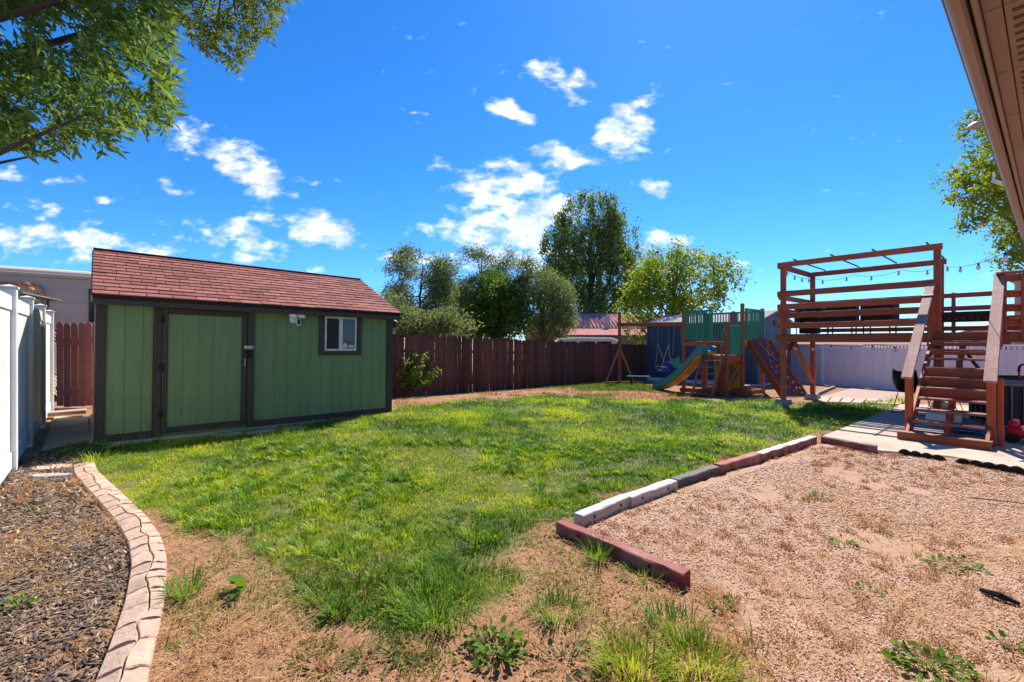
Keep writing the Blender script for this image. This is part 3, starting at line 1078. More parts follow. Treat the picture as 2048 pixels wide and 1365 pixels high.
# resample
seg = [cp[0]]
for a, b in zip(cp[:-1], cp[1:]):
    k = max(1, int((b - a).length / .04))
    for i in range(1, k + 1):
        seg.append(a.lerp(b, i / k))
for _ in range(6):
    seg = [seg[0]] + [(seg[i - 1] + seg[i] * 2 + seg[i + 1]) / 4 for i in range(1, len(seg) - 1)] + [seg[-1]]
cum = [0]
for a, b in zip(seg[:-1], seg[1:]):
    cum.append(cum[-1] + (b - a).length)


def along(s):
    s = min(max(s, 0), cum[-1] - 1e-4)
    i = int(np.searchsorted(cum, s, side='right')) - 1
    i = min(i, len(seg) - 2)
    f = (s - cum[i]) / max(cum[i + 1] - cum[i], 1e-6)
    p = seg[i].lerp(seg[i + 1], f)
    t = (seg[min(i + 2, len(seg) - 1)] - seg[max(i - 1, 0)]).normalized()
    return p, Vector((t.y, -t.x, 0))


def curb_pt(s, w, z):
    p, nrm = along(s)
    q = p + nrm * w
    return Vector((q.x, q.y, z))


curb = thing('garden_curb', 'curving tan stamped concrete curb between mulch bed and lawn', 'curb', cp[4])
mb = MB()
HWc = .09
vs, k = [], 0
ss = np.arange(0, cum[-1], .08)
for s_ in ss:
    vs += [curb_pt(s_, -HWc + .02, -.03), curb_pt(s_, -HWc + .022, .027), curb_pt(s_, HWc - .022, .028), curb_pt(s_, HWc - .02, -.03)]
fs = [(i * 4 + j, i * 4 + j + 1, i * 4 + j + 5, i * 4 + j + 4) for i in range(len(ss) - 1) for j in range(3)]
mb.add(vs, fs).build('curb_base', m_joint, curb)


def hgt(w):
    return .048 - .018 * (w / HWc) ** 2


def wob(s_, k):
    return (vnoise(s_, k * 7.3, 7, 2) - .5)


for side in (0, 1):
    s_ = .02 + side * .07
    r_ = random.Random(side + 3)
    while s_ < cum[-1] - .1:
        ln = r_.uniform(.09, .25)
        e_ = min(s_ + ln, cum[-1] - .02)
        g = .0032
        N = 5
        outl = []
        sk0, sk1 = wob(s_, side + 20) * .07, wob(e_, side + 20) * .07

        def seam(x):
            return .005 + wob(x, 1) * .07
        for i in range(N):
            t_ = i / (N - 1)
            x = s_ + g + (e_ - s_ - 2 * g) * t_
            outl.append((x, -HWc - .002 if side == 0 else seam(x) + g))
        for i in range(N):
            t_ = 1 - i / (N - 1)
            x = s_ + g + (e_ - s_ - 2 * g) * t_
            outl.append((x, seam(x) - g if side == 0 else HWc + .002))
        sm_, wm_ = sum(a for a, b in outl) / len(outl), sum(b for a, b in outl) / len(outl)
        # skew the ends a little
        mids = [r_.uniform(-.014, .014) for _ in range(4)]
        outl = [(a + (sk0 * (b - wm_) / .1 if a < sm_ else sk1 * (b - wm_) / .1) * .22, b) for a, b in outl]
        # the two end joints are bowed
        (a0, b0), (a1, b1) = outl[N - 1], outl[N]
        (a2, b2), (a3, b3) = outl[2 * N - 1], outl[0]
        e1 = [(a0 + (a1 - a0) * f + mids[i] * .8 - .004, b0 + (b1 - b0) * f) for i, f in enumerate((.33, .67))]
        e2 = [(a2 + (a3 - a2) * f + mids[i + 2] * .8 + .004, b2 + (b3 - b2) * f) for i, f in enumerate((.33, .67))]
        outl = outl[:N] + e1 + outl[N:] + e2
        n_ = len(outl)
        vs = [curb_pt(a, b, -.02) for a, b in outl] + [curb_pt(a, b, hgt(b) - .006) for a, b in outl]
        inn = [(a + (sm_ - a) * .06, b + (wm_ - b) * .10) for a, b in outl]
        up = r_.uniform(-.002, .003)
        vs += [curb_pt(a, b, hgt(b) + up) for a, b in inn]
        fs = [(i, (i + 1) % n_, n_ + (i + 1) % n_, n_ + i) for i in range(n_)] + [(n_ + i, n_ + (i + 1) % n_, 2 * n_ + (i + 1) % n_, 2 * n_ + i) for i in range(n_)]
        fs.append(tuple(2 * n_ + i for i in range(n_)))
        MB().add(vs, fs).build('stone', m_curb, curb, smooth=True)
        s_ = e_

TIM = [  # photo ends of each timber's foot line (its front lower edge), material, label
    ((1110, 1068), (1370, 1182), m_timber_r, 'red stained landscape timber nearest the camera, end of the gravel border', .09, .085),
    ((1165, 1062), (1262, 1018), m_timber_g, 'pale grey landscape timber touching the red one nearest the camera', .10, .10),
    ((1262, 1020), (1356, 983), m_timber_g, 'pale grey landscape timber with a red ringed hole, second along the border', .10, .10),
    ((1356, 980), (1441, 950), m_timber_d, 'dark slate grey landscape timber in the middle of the gravel border', .10, .10),
    ((1441, 951), (1524, 925), m_timber_r, 'rough red brown landscape timber beyond the dark grey one', .10, .10),
    ((1524, 924), (1578, 905), m_timber_w, 'white topped landscape timber just beyond the rough red brown one', .10, .10),
    ((1579, 905), (1634, 886), m_timber_w, 'white topped landscape timber at the corner of the gravel border', .10, .10),
    ((1640, 887), (1750, 908), m_timber_r, 'low red timber with dark holes along the patio slab', .09, .09)]
for (a, b, m_, lab, w, h) in TIM:
    A, B = P(*a), P(*b)
    d = (B - A).normalized()
    side = Vector((-d.y, d.x, 0))
    if side.y < 0:
        side = -side
    A, B = A + d * .01 + side * w / 2, B - d * .01 + side * w / 2
    tm = thing('landscape_timber', lab, 'timber', A, 'landscape timbers around the gravel bed')
    z = h / 2 + random.uniform(-.004, .012)
    L = (B - A).length
    beam = MB()
    K = 8
    vs = []
    for i in range(K + 1):
        x = L * i / K
        j = [random.uniform(-.0035, .0035) for _ in range(8)]
        vs += [(x, -w / 2 + j[0], -h / 2 - .02), (x, w / 2 + j[1], -h / 2 - .02), (x, w / 2 + j[2], h / 2 - .008 + j[3]), (x, w / 2 - .008, h / 2 + j[3]),
               (x, -w / 2 + .008, h / 2 + j[4]), (x, -w / 2 + j[5], h / 2 - .008 + j[4])]
    fs = [(i * 6 + k, i * 6 + (k + 1) % 6, i * 6 + 6 + (k + 1) % 6, i * 6 + 6 + k) for i in range(K) for k in range(6)]
    fs += [tuple(range(5, -1, -1)), tuple(range(K * 6, K * 6 + 6))]
    Mt = frame(A + Z * (z + float(gz(A.x, A.y)) * .5), d)
    bo = beam.add(vs, fs).build('beam', m_, tm, Mt)
    if m_ is m_timber_w or 'low red' in lab:
        bo.data.materials[0] = m_timber_r
        bo.data.materials.append(m_timber_w if m_ is m_timber_w else m_timber_d)
        for pl in bo.data.polygons:
            if pl.normal.z > .6:
                pl.material_index = 1
    front = -1 if (Mt.to_3x3() @ Vector((0, 1, 0))).y > 0 else 1
    for f in (.22, .78):
        MB().lathe([(.001, -.004), (.013, -.004), (.013, .004), (.001, .004)], 10, Matrix.Translation((L * f, front * w / 2, .006)) @ Matrix.Rotation(math.pi / 2, 4, 'X')).build('bolt_hole_disc', m_black, tm, Mt)  # raised black disc imitates the dark inside of a hole

# ================================================================== BUILDINGS BEYOND THE FENCES
# beige travel trailer beyond the left fence
tr = thing('travel_trailer', 'beige travel trailer parked beyond the red pickets', 'trailer', (-12.3, 12, 0))
TA = Vector((-16.6, 8.9, 0))
td = Vector((1.35, 1.0, 0)).normalized()
TM = frame(TA, td)
TL = 8.6
prof = [(.0, .55), (.0, 3.25), (.08, 3.42), (.35, 3.5), (2.1, 3.5), (2.4, 3.3), (2.4, .55)]
MB().add([(0, y, z) for y, z in prof] + [(TL, y, z) for y, z in prof],
         [tuple(range(6, -1, -1)), tuple(range(7, 14))] + [(i, (i + 1) % 7, 7 + (i + 1) % 7, 7 + i) for i in range(7)]).build('body', m_trailer, tr, TM, .03)
for z in (.95, 1.35, 1.75, 2.15, 2.55, 2.9, 3.2):
    MB().box((TL / 2, -.004, z), (TL - .1, .012, .012)).build('seam_strip', m_trailer, tr, TM)
for (x, z, w, h) in ((6.15, 2.5, .62, .95), (3.2, 2.42, .9, .5)):
    MB().box((x, -.012, z), (w, .03, h)).build('window', m_tinted, tr, TM, .014)
MB().box((TL / 2, -.03, 3.27), (TL, .06, .09)).build('awning_rail', m_trailer, tr, TM, .01)
MB().tube([TM @ Vector(p) for p in ((2.0, -.08, 3.0), (4.85, -.08, 3.0), (4.95, -.08, 2.9), (4.95, -.08, 1.2))], .03, 8).build('awning_arm', m_chain, tr)
for x in (3.5, 4.4):
    MB().lathe([(.02, -.1), (.33, -.1), (.33, .1), (.02, .1)], 20, TM @ Matrix.Translation((x, .2, .33)) @ Matrix.Rotation(math.pi / 2, 4, 'X')).build('wheel', m_rubber, tr)
MB().box((6.0, 1.2, 3.55), (.5, .5, .12)).build('roof_vent', m_trailer, tr, TM, .02)
# orange-red crates behind the chain link
o = MB().box((0, 0, 0), (.5, .4, .32)).build('storage_tub', m_red, None, Matrix.Translation(W(108, 673, 10.9)) @ Matrix.Rotation(.4, 4, 'Z'), .02)
tag(o, 'red storage tub seen through the chain link', 'tub')
board('tub_shelf', W(96, 682, 10.9), W(140, 682, 10.9), .4, .03, m_oldwood)
tag(bpy.data.objects['tub_shelf'], 'shelf plank under the red storage tub', 'shelf')
for px in (97, 139):
    q = W(px, 682, 10.9)
    board('leg', (q.x, q.y, -.05), (q.x, q.y, q.z - .016), .05, .05, m_oldwood, bpy.data.objects['tub_shelf'])

# quonset building with red corrugated roof and a lean-to
qb = thing('quonset_building', 'long arched building with faded red corrugated roof behind the back fence', 'building', (9, 36, 0))
QM = Matrix.Translation((3.2, 33.0, 0)) @ Matrix.Rotation(math.radians(14), 4, 'Z')
QL = 16.0
arch = MB()
nr = 200
K = 12
for i in range(nr + 1):
    x = QL * i / nr
    dz = .035 * math.sin(i * math.pi / 2 * 1.0) if i % 2 else -.035
    for k in range(K + 1):
        a = math.pi * (.06 + .88 * k / K)
        arch.v.append((x, 4.2 - (4.2 + dz) * math.cos(a), .75 + (3.1 + dz) * math.sin(a)))
for i in range(nr):
    for k in range(K):
        a = i * (K + 1) + k
        arch.f.append((a, a + 1, a + K + 2, a + K + 1))
arch.build('arched_roof', m_rustroof, qb, QM)
lean = MB()
for i in range(161):
    x = QL * i / 160
    dz = .02 if i % 2 else -.02
    lean.v += [(x, .35, 2.45 + dz), (x, -2.2, 1.93 + dz)]
lean.f = [(2 * i, 2 * i + 2, 2 * i + 3, 2 * i + 1) for i in range(160)]
lean.build('lean_to_roof', m_rustroof, qb, QM)
MB().box((QL / 2, -1.9, .75), (QL, .1, 2.2)).build('lean_to_wall', m_oldwood, qb, QM)
MB().box((QL / 2, .4, 1.0), (QL - .2, .1, 2.8)).build('wall', m_oldwood, qb, QM)
for (x, y) in ((3.0, 3.2), (10.2, 3.4), (11.8, 4.4)):
    v_ = MB().tube([QM @ Vector((x, y, 3.6)), QM @ Vector((x, y, 4.35))], .16, 10).build('roof_vent', m_tin, qb)
    MB().lathe([(.02, 0), (.26, 0), (.2, .16), (.02, .2)], 10, QM @ Matrix.Translation((x, y, 4.35))).build('vent_cap', m_tin, v_)
MB().box((4.6, 0.62, 2.95), (.5, .03, 1.0), QM).build('roof_patch', m_tin, qb)
# parked vehicle tops just over the fence
pv_ = thing('parked_van', 'white parked van whose roof just clears the back fence', 'van', (3.6, 27.5, 0))
VM = Matrix.Translation((2.2, 27.6, -.36)) @ Matrix.Rotation(math.radians(6), 4, 'Z')
m_van = mat('white_car_paint', (.75, .76, .78), rough=.25, bump=0, spec=.5)
sect = [(0, .45), (0, 1.35), (.5, 1.75), (.9, 2.02), (2.0, 2.1), (4.2, 2.08), (4.7, 1.9), (4.85, 1.1), (4.85, .45)]
MB().add([(x, 0, z) for x, z in sect] + [(x, 1.8, z) for x, z in sect], [tuple(range(8, -1, -1)), tuple(range(9, 18))] + [(i, (i + 1) % 9, 9 + (i + 1) % 9, 9 + i) for i in range(9)]).build('body', m_van, pv_, VM, .06)
for x in (1.4, 2.6, 3.7):
    MB().box((x, -.006, 1.62), (.9, .02, .42)).build('window', m_tinted, pv_, VM, .008)
for x in (1.0, 3.9):
    for y in (.12, 1.68):
        MB().lathe([(.02, -.11), (.34, -.11), (.34, .11), (.02, .11)], 18, VM @ Matrix.Translation((x, y, .34)) @ Matrix.Rotation(math.pi / 2, 4, 'X')).build('wheel', m_rubber, pv_)

# slate blue shed
bs_ = thing('storage_shed', 'slate blue shed with grey roof standing behind the playset', 'shed', (8, 19, -.36))
BL = P(1298, 760)
BSM = frame((6.5, 21.0, -.36), Vector((.645, -.765, 0)))
BW, BD = 4.85, 3.76
prof = [(0, .12), (BD, .12), (BD, 2.62), (BD / 2, 3.08), (0, 2.62)]
MB().add([(.02, y, z) for y, z in prof] + [(BW - .02, y, z) for y, z in prof], [(4, 3, 2, 1, 0), (5, 6, 7, 8, 9)] + [(i, (i + 1) % 5, 5 + (i + 1) % 5, 5 + i) for i in range(5)]).build('wall', m_bluewall, bs_, BSM)
nb = 24
for i in range(nb):
    w = BW / nb
    MB().box((w * (i + .5), -.006, 1.37), (w - .012, .02, 2.46)).build('siding_board', m_bluewall, bs_, BSM)
for i in range(16):
    w = BD / 16
    yc = w * (i + .5)
    top = 2.58 + .46 * (1 - abs(yc - BD / 2) / (BD / 2)) - .05
    MB().box((BW - .01, yc, (.15 + top) / 2), (.02, w - .012, top - .15)).build('gable_board', m_gable_lit, bs_, BSM)
for (ya, yb) in ((-.18, BD / 2), (BD + .18, BD / 2)):
    vs = []
    for x in (-.15, BW + .15):
        vs += [(x, ya, 2.575), (x, yb, 3.10), (x, yb, 3.16), (x, ya, 2.635)]
    r_ = MB().add(vs, [(0, 1, 5, 4), (3, 7, 6, 2), (0, 4, 7, 3), (0, 3, 2, 1), (4, 5, 6, 7), (1, 2, 6, 5)]).build('roof', m_greyroof, bs_, BSM)
    if ya < 0:
        for k in range(9):
            t0 = k / 9
            y_ = ya + (yb - ya) * t0
            z_ = 2.635 + (3.16 - 2.635) * t0
            MB().add([(-.16, y_ - .01, z_ + .001), (BW + .16, y_ - .01, z_ + .001), (BW + .16, y_ + .235, z_ + .066), (-.16, y_ + .235, z_ + .066),
                      (-.16, y_ - .01, z_ + .018), (BW + .16, y_ - .01, z_ + .018), (BW + .16, y_ + .235, z_ + .072), (-.16, y_ + .235, z_ + .072)],
                     [(3, 2, 1, 0), (4, 5, 6, 7), (0, 1, 5, 4), (1, 2, 6, 5), (2, 3, 7, 6), (3, 0, 4, 7)]).build('shingle_course', m_greyroof, r_, BSM)
MB().box((BW + .01, BD / 2, 2.62), (.03, .34, .26)).build('gable_vent', m_black, bs_, BSM)
for i in range(4):
    MB().box((BW + .03, BD / 2, 2.53 + .06 * i), (.02, .3, .02)).build('vent_slat', m_gable_lit, bs_, BSM)
MB().box((BW / 2, -.05, .07), (BW, .09, .15)).build('skid', m_whitewood, bs_, BSM, .006)
MB().box((BW + .04, BD / 2, .07), (.09, BD, .15)).build('skid', m_whitewood, bs_, BSM, .006)
MB().box((.0, -.03, 1.37), (.09, .03, 2.46)).build('corner_trim', m_bluewall, bs_, BSM)

# neighbour houses beyond the pale fence on the right
nh = thing('neighbor_house', 'pale house with grey gable roof beyond the vinyl fence', 'house', (34, 34, -.36))
NM = Matrix.Translation((33.5, 33.0, -.36)) @ Matrix.Rotation(math.radians(-50), 4, 'Z')
m_pale = mat('pale_stucco', (.72, .70, .68), rough=.85, bump=.1)
prof = [(0, 0), (0, 2.35), (4.5, 3.9), (9, 2.35), (9, 0)]
MB().add([(x, 0, z) for x, z in prof] + [(x, 9, z) for x, z in prof], [tuple(range(4, -1, -1)), tuple(range(5, 10))] + [(i, (i + 1) % 5, 5 + (i + 1) % 5, 5 + i) for i in range(5)]).build('wall', m_pale, nh, NM)
for s in (0, 1):
    xa, xb = ((-.4, 4.5), (9.4, 4.5))[s]
    vs = []
    for y in (-.4, 9.4):
        vs += [(xa, y, 2.24), (xb, y, 3.92), (xb, y, 4.04), (xa, y, 2.36)]
    MB().add(vs, [(0, 1, 5, 4), (3, 7, 6, 2), (0, 4, 7, 3), (0, 3, 2, 1), (4, 5, 6, 7), (1, 2, 6, 5)]).build('roof', m_greyroof, nh, NM)
for x in (2.0, 6.2):
    w_ = MB().box((x, -.02, 1.45), (1.2, .05, 1.0)).build('window', m_tinted, nh, NM, .01)
    MB().box((x, -.03, 2.0), (1.35, .06, .09)).build('lintel', m_whitewood, w_, NM)
nt_ = thing('tan_house', 'tan two storey house corner at the far right edge', 'house', (27.4, 24, -.36))
TM2 = Matrix.Translation((27.4, 24.0, -.36)) @ Matrix.Rotation(math.radians(-55), 4, 'Z')
MB().box((4, 4, 2.6), (8, 8, 5.4)).build('wall', m_stucco, nt_, TM2, .02)
MB().add([(-.4, -.4, 5.3), (8.4, -.4, 5.3), (8.4, 8.4, 5.3), (-.4, 8.4, 5.3), (4, 4, 6.6)], [(0, 1, 4), (1, 2, 4), (2, 3, 4), (3, 0, 4), (3, 2, 1, 0)]).build('roof', m_greyroof, nt_, TM2)
for z in (1.6, 3.9):
    MB().box((.9, -.02, z), (.9, .06, 1.1)).build('window', m_tinted, nt_, TM2, .01)

# ================================================================== TREES
def limb_tree(mb, base, tips, r0, rnd, lean=.25):
    """trunk with limbs that reach the given tips"""
    base = Vector(base)
    top = Vector((sum(t.x for t in tips) / len(tips), sum(t.y for t in tips) / len(tips), max(t.z for t in tips)))
    pts, rs = [], []
    K = 7
    for i in range(K + 1):
        t = i / K
        p = base.lerp(top, t) + Vector((rnd.uniform(-1, 1), rnd.uniform(-1, 1), 0)) * (.05 * (top - base).length * t * lean)
        pts.append(p)
        rs.append(r0 * (1 - .88 * t) * (1.25 if i == 0 else 1))
    mb.tube(pts, rs, 9)
    for tp in tips:
        hh = max(.12, min(.85, (tp.z - base.z) / max(top.z - base.z, .1) - rnd.uniform(.2, .45)))
        k = hh * K
        i = min(int(k), K - 1)
        a = pts[i].lerp(pts[i + 1], k - i)
        m_ = a.lerp(tp, .5) + Vector((rnd.uniform(-.1, .1), rnd.uniform(-.1, .1), rnd.uniform(.0, .14))) * (tp - a).length
        rr = rs[i] * .5
        mb.tube([a, a.lerp(m_, .5) + Vector((0, 0, .02)), m_, m_.lerp(tp, .55), tp], [rr, rr * .8, rr * .6, rr * .38, rr * .12], 6)


def make_tree(name, label, base, blobs, nclump, nleaf, leaf, cols, spread, r0, seed, axis=(0, 0, .3), ax_rnd=1.0, ratio=.5, ntips=16, group=None, clump_stretch=(1, 1, 1), shell=.55):
    """blobs: (centre, radii) ellipsoids that make up the crown"""
    rnd = random.Random(seed)
    g = np.random.default_rng(seed)
    root = thing(name, label, 'tree', base, group)
    vols = np.array([b[1][0] * b[1][1] * b[1][2] for b in blobs]) ** .75
    pick = g.choice(len(blobs), nclump, p=vols / vols.sum())
    d = norm(g.normal(size=(nclump, 3)))
    r = (shell + (1 - shell) * g.random(nclump)) * (g.random(nclump) < .8) + g.random(nclump) ** .5 * .8 * 1
    r = np.minimum(r, .98 + .1 * g.random(nclump))
    cc = np.array([b[0] for b in blobs])[pick] + d * r[:, None] * np.array([b[1] for b in blobs])[pick]
    # thin the crown where a slow noise says so, for gaps
    keep = fbm(cc[:, 0] * .9 + cc[:, 1] * .5, cc[:, 2] * 1.0, .55 / max(spread, .3) * .5, seed) > .36
    cc = cc[keep]
    tone = g.random(len(cc))
    n_ = len(cc)
    c = np.repeat(cc, nleaf, 0) + g.normal(size=(n_ * nleaf, 3)) * spread * np.array(clump_stretch) * (.6 + .8 * np.repeat(g.random(n_), nleaf)[:, None])
    ax = np.array(axis) + g.normal(size=(len(c), 3)) * ax_rnd
    c0, c1, c2 = [np.array(x) for x in cols]
    tt = np.clip(np.repeat(tone, nleaf) * .7 + g.random(len(c)) * .45 - .08, 0, 1)[:, None]
    col = np.where(tt < .5, c0 + (c1 - c0) * tt * 2, c1 + (c2 - c1) * (tt - .5) * 2)
    L = leaf * (.6 + .8 * g.random(len(c)))
    np_obj('crown', leaves_arrays(c, ax, L, L * ratio, col, rnd=g), m_leaf, root, origin=np.array(base))
    tips = [Vector(cc[i]) for i in g.choice(n_, min(ntips, n_), replace=False)]
    mb = MB()
    limb_tree(mb, base, tips, r0, rnd)
    mb.build('trunk', m_bark, root, Matrix.Identity(4), smooth=True)
    return root


DK = [(.08, .14, .045), (.14, .215, .065), (.23, .305, .085)]
GREY = [(.10, .14, .07), (.17, .22, .11), (.27, .32, .17)]
MID = [(.07, .14, .02), (.12, .21, .028), (.19, .29, .04)]
LIME = [(.14, .21, .02), (.24, .32, .028), (.37, .42, .04)]
# tall cottonwood
by = 46.0
blobs = []
for (px, py, rx, rz) in ((1180, 560, 88, 100), (1175, 470, 62, 75), (1130, 520, 48, 70), (1232, 520, 44, 80), (1205, 440, 30, 48), (1160, 436, 22, 42), (1190, 620, 90, 45), (1255, 560, 28, 60), (1100, 590, 26, 60), (1130, 450, 16, 30), (1235, 440, 16, 30)):
    c = W(px, py, by)
    blobs.append(((c.x, c.y + random.uniform(-1, 1), c.z), (rx / FPX * by, rx / FPX * by * .9, rz / FPX * by)))
make_tree('cottonwood_tree', 'tallest dark green tree rising behind the arched building', (8.2, 46, -.4), blobs, 1300, 44, .27, DK, .33, .5, 11,
          axis=(.15, 0, .9), ax_rnd=.7, ntips=26, clump_stretch=(.55, .55, 1.5))
# willowy grey green trees and bushes behind the brown fence
for (nm, lab, sp, Y, base, cols, nc, sd_) in (
        ('willow_tree', 'leftmost feathery grey green tree beside the shed roof', [(815, 560, 30, 56), (840, 610, 48, 55), (806, 530, 20, 30), (820, 640, 52, 34), (872, 575, 30, 50), (885, 560, 26, 42), (868, 540, 20, 24), (795, 615, 26, 40)], 22, 835, GREY, 640, 21),
        ('willow_tree', 'windblown grey green tree left of the dense green one', [(955, 560, 34, 50), (950, 620, 48, 55), (940, 530, 24, 30), (1015, 520, 14, 20), (965, 545, 24, 36), (925, 600, 18, 40), (1010, 540, 24, 24), (990, 570, 30, 34)], 26, 955, GREY, 560, 22),
        ('maple_tree', 'dense deep green round tree in the middle of the back fence', [(1000, 620, 52, 48), (985, 580, 34, 30), (1040, 600, 40, 40), (970, 640, 46, 36), (1020, 650, 60, 30)], 24, 1005, MID, 560, 23),
        ('olive_tree', 'silvery drooping tree left of the arched building', [(1075, 590, 44, 44), (1105, 600, 38, 42), (1050, 560, 26, 34), (1085, 640, 56, 36), (1050, 530, 12, 26), (1120, 635, 24, 30)], 25, 1080, GREY, 620, 24),
        ('shrub_tree', 'low grey brush right beside the shed end, behind the brown fence', [(800, 640, 30, 26), (850, 655, 50, 20), (905, 650, 30, 24), (780, 620, 14, 24)], 18, 820, GREY, 320, 25),
        ('elm_tree', 'low dark bushy tree between the willow trees', [(915, 615, 34, 50), (930, 645, 44, 30), (885, 630, 34, 40), (905, 580, 20, 30)], 29, 910, GREY, 420, 26)):
    blobs = []
    for (px, py, rx, rz) in sp:
        c = W(px, py, Y)
        blobs.append(((c.x, c.y + random.uniform(-.6, .6), c.z), (rx / FPX * Y, rx / FPX * Y, rz / FPX * Y)))
    make_tree(nm, lab, ((base - CX) / FPX * Y, Y, -.4), blobs, nc, 44, .14, cols, .21, .16, sd_, axis=(.6, 0, .35) if cols is GREY else (0, 0, .1), ax_rnd=.75, ratio=.34 if cols is GREY else .6,
              ntips=14, clump_stretch=(1, 1, .8), shell=.5)
# yellow green tree behind the blue shed
Y = 25.0
blobs = []
for (px, py, rx, rz) in ((1360, 560, 80, 52), (1300, 570, 48, 42), (1420, 555, 48, 44), (1350, 520, 60, 32), (1265, 590, 34, 26), (1455, 560, 26, 28), (1310, 620, 66, 28), (1400, 610, 50, 26), (1290, 660, 40, 22)):
    c = W(px, py, Y)
    blobs.append(((c.x, c.y + random.uniform(-.6, .6), c.z), (rx / FPX * Y, rx / FPX * Y, rz / FPX * Y)))
make_tree('locust_tree', 'airy yellow green tree above the blue shed', ((1352 - CX) / FPX * Y, Y, -.4), blobs, 480, 34, .16, LIME, .22, .17, 31, axis=(0, 0, 0), ratio=.62, ntips=30, shell=.45)
# tree at the right behind the house eave
Y = 13.0
blobs = []
for (px, py, rx, rz) in ((1960, 260, 46, 34), (2010, 250, 40, 40), (1930, 340, 44, 24), (1985, 350, 46, 30), (1940, 395, 36, 16), (1985, 420, 40, 26), (2030, 400, 50, 60), (2060, 300, 60, 90), (2045, 480, 24, 40), (2120, 380, 80, 120), (1975, 450, 24, 16), (2070, 500, 40, 40)):
    c = W(px, py, Y)
    blobs.append(((c.x, c.y + random.uniform(-.3, .6), c.z), (rx / FPX * Y, rx / FPX * Y, rz / FPX * Y)))
make_tree('ash_tree', 'bright green tree behind the house eave at the right edge', (18.2, 14, -.1), blobs, 420, 44, .11, MID[1:2] + LIME[1:], .11, .14, 41, axis=(0, 0, -.2), ratio=.5, ntips=26, shell=.4)

# bare twiggy bush by the shed ridge
tw = thing('bare_shrub', 'bare twiggy brown shrub poking up behind the shed roof', 'shrub', W(762, 640, 15))
mb = MB()
rt = random.Random(4)
for i in range(46):
    p = W(765 + rt.uniform(-30, 26), 700, 15.2 + rt.uniform(-.5, .5))
    p.z = -.2
    q = W(745 + rt.uniform(-40, 60), rt.uniform(560, 640), 15.2 + rt.uniform(-.7, .7))
    m_ = p.lerp(q, .6) + Vector((rt.uniform(-.2, .2), 0, 0))
    mb.tube([p, m_, q], [.012, .008, .003], 4, False)
    for k in range(3):
        a = m_.lerp(q, rt.random())
        mb.tube([a, a + Vector((rt.uniform(-.35, .35), rt.uniform(-.2, .2), rt.uniform(.05, .4)))], [.005, .002], 4, False)
m_twig = mat('dry_twig', (.26, .19, .14), rough=.9, bump=0)
mb.build('twigs', m_twig, tw)

# near tree at upper left: twigs of lance shaped leaflets
g = np.random.default_rng(77)
NEAR = [(-420, -420), (640, -420), (600, -60), (350, -20), (340, 60), (350, 110), (338, 180), (352, 225), (330, 262), (250, 262), (225, 290), (175, 270), (130, 292), (90, 312), (40, 292), (-60, 300), (-420, 320)]
FAR = [(300, -160), (640, -200), (596, 8), (575, 5), (540, 78), (522, 70), (500, 112), (474, 150), (440, 118), (395, 98), (375, 60), (330, 40)]


def twig_cloud(poly, n, dlo, dhi, leaf, per, cols, seed, hole=.4):
    g = np.random.default_rng(seed)
    px = g.uniform(min(p[0] for p in poly), max(p[0] for p in poly), n * 4)
    py = g.uniform(min(p[1] for p in poly), max(p[1] for p in poly), n * 4)
    ok = in_poly(px, py, poly) & (fbm(px, py, .014, seed) > hole - .12 * (py < 0))
    px, py = px[ok][:n], py[ok][:n]
    N = len(px)
    Y = g.uniform(dlo, dhi, N)
    c = np.stack([(px - CX) / FPX * Y, Y, CH - (py - CY) / FPX * Y], 1)
    # each twig droops and points out to the right
    td_ = norm(np.array([.55, .1, -.45]) + g.normal(size=(N, 3)) * .55)
    tl = leaf * 2.6
    t = np.tile((np.arange(per) + .5) / per, N)
    tdir = np.repeat(td_, per, 0)
    cc = np.repeat(c, per, 0) + tdir * t[:, None] * tl - tdir * tl * .6
    sd_ = np.tile(np.where(np.arange(per) % 2, 1, -1), N)[:, None]
    nrm = np.repeat(norm(g.normal(size=(N, 3)) * .6 + np.array([0, -.3, 1])), per, 0)
    side = norm(np.cross(tdir, nrm)) * sd_
    ax = tdir * .75 + side * .8 + np.array([0, 0, -.25]) + g.normal(size=(N * per, 3)) * .16
    L = leaf * (.7 + .6 * g.random(N * per))
    tone = np.clip(np.repeat(g.random(N), per) * .8 + g.random(N * per) * .3 - .05, 0, 1)[:, None]
    c0, c1, c2 = [np.array(x) for x in cols]
    col = np.where(tone < .5, c0 + (c1 - c0) * tone * 2, c1 + (c2 - c1) * (tone - .5) * 2)
    return leaves_arrays(cc, ax, L, L * .3, col, fold=.1, rnd=g), c


nearcol = [(.045, .09, .025), (.11, .185, .045), (.25, .34, .06)]  # wide tint range paints the crown's dark depth and sunlit parts
a1, c1 = twig_cloud(NEAR, 7200, 3.5, 6.4, .10, 9, nearcol, 51, .33)
a2, c2 = twig_cloud(FAR, 1500, 6.6, 7.6, .085, 9, [(.09, .14, .02), (.16, .21, .025), (.26, .29, .035)], 52, .1)  # yellower tints put the backlight of these leaves into their colour
ro = thing('shade_tree', 'large leafy tree overhanging the upper left of the yard', 'tree', (-7.4, 3.0, 0))
np_obj('crown', join_arrays([a1, a2]), m_leaf, ro, origin=np.array([-7.4, 3.0, 0]))
mb = MB()
limb_tree(mb, (-7.4, 3.0, -.1), [Vector(c1[i]) for i in g.choice(len(c1), 34, replace=False)], .15, random.Random(8))
mb.tube([Vector((-7.0, 3.2, 4.2)), Vector((-6.6, 4.2, 6.6)), W(330, -330, 6.6), W(450, -150, 7.0), W(470, 20, 7.1)], [.09, .07, .055, .035, .01], 7)
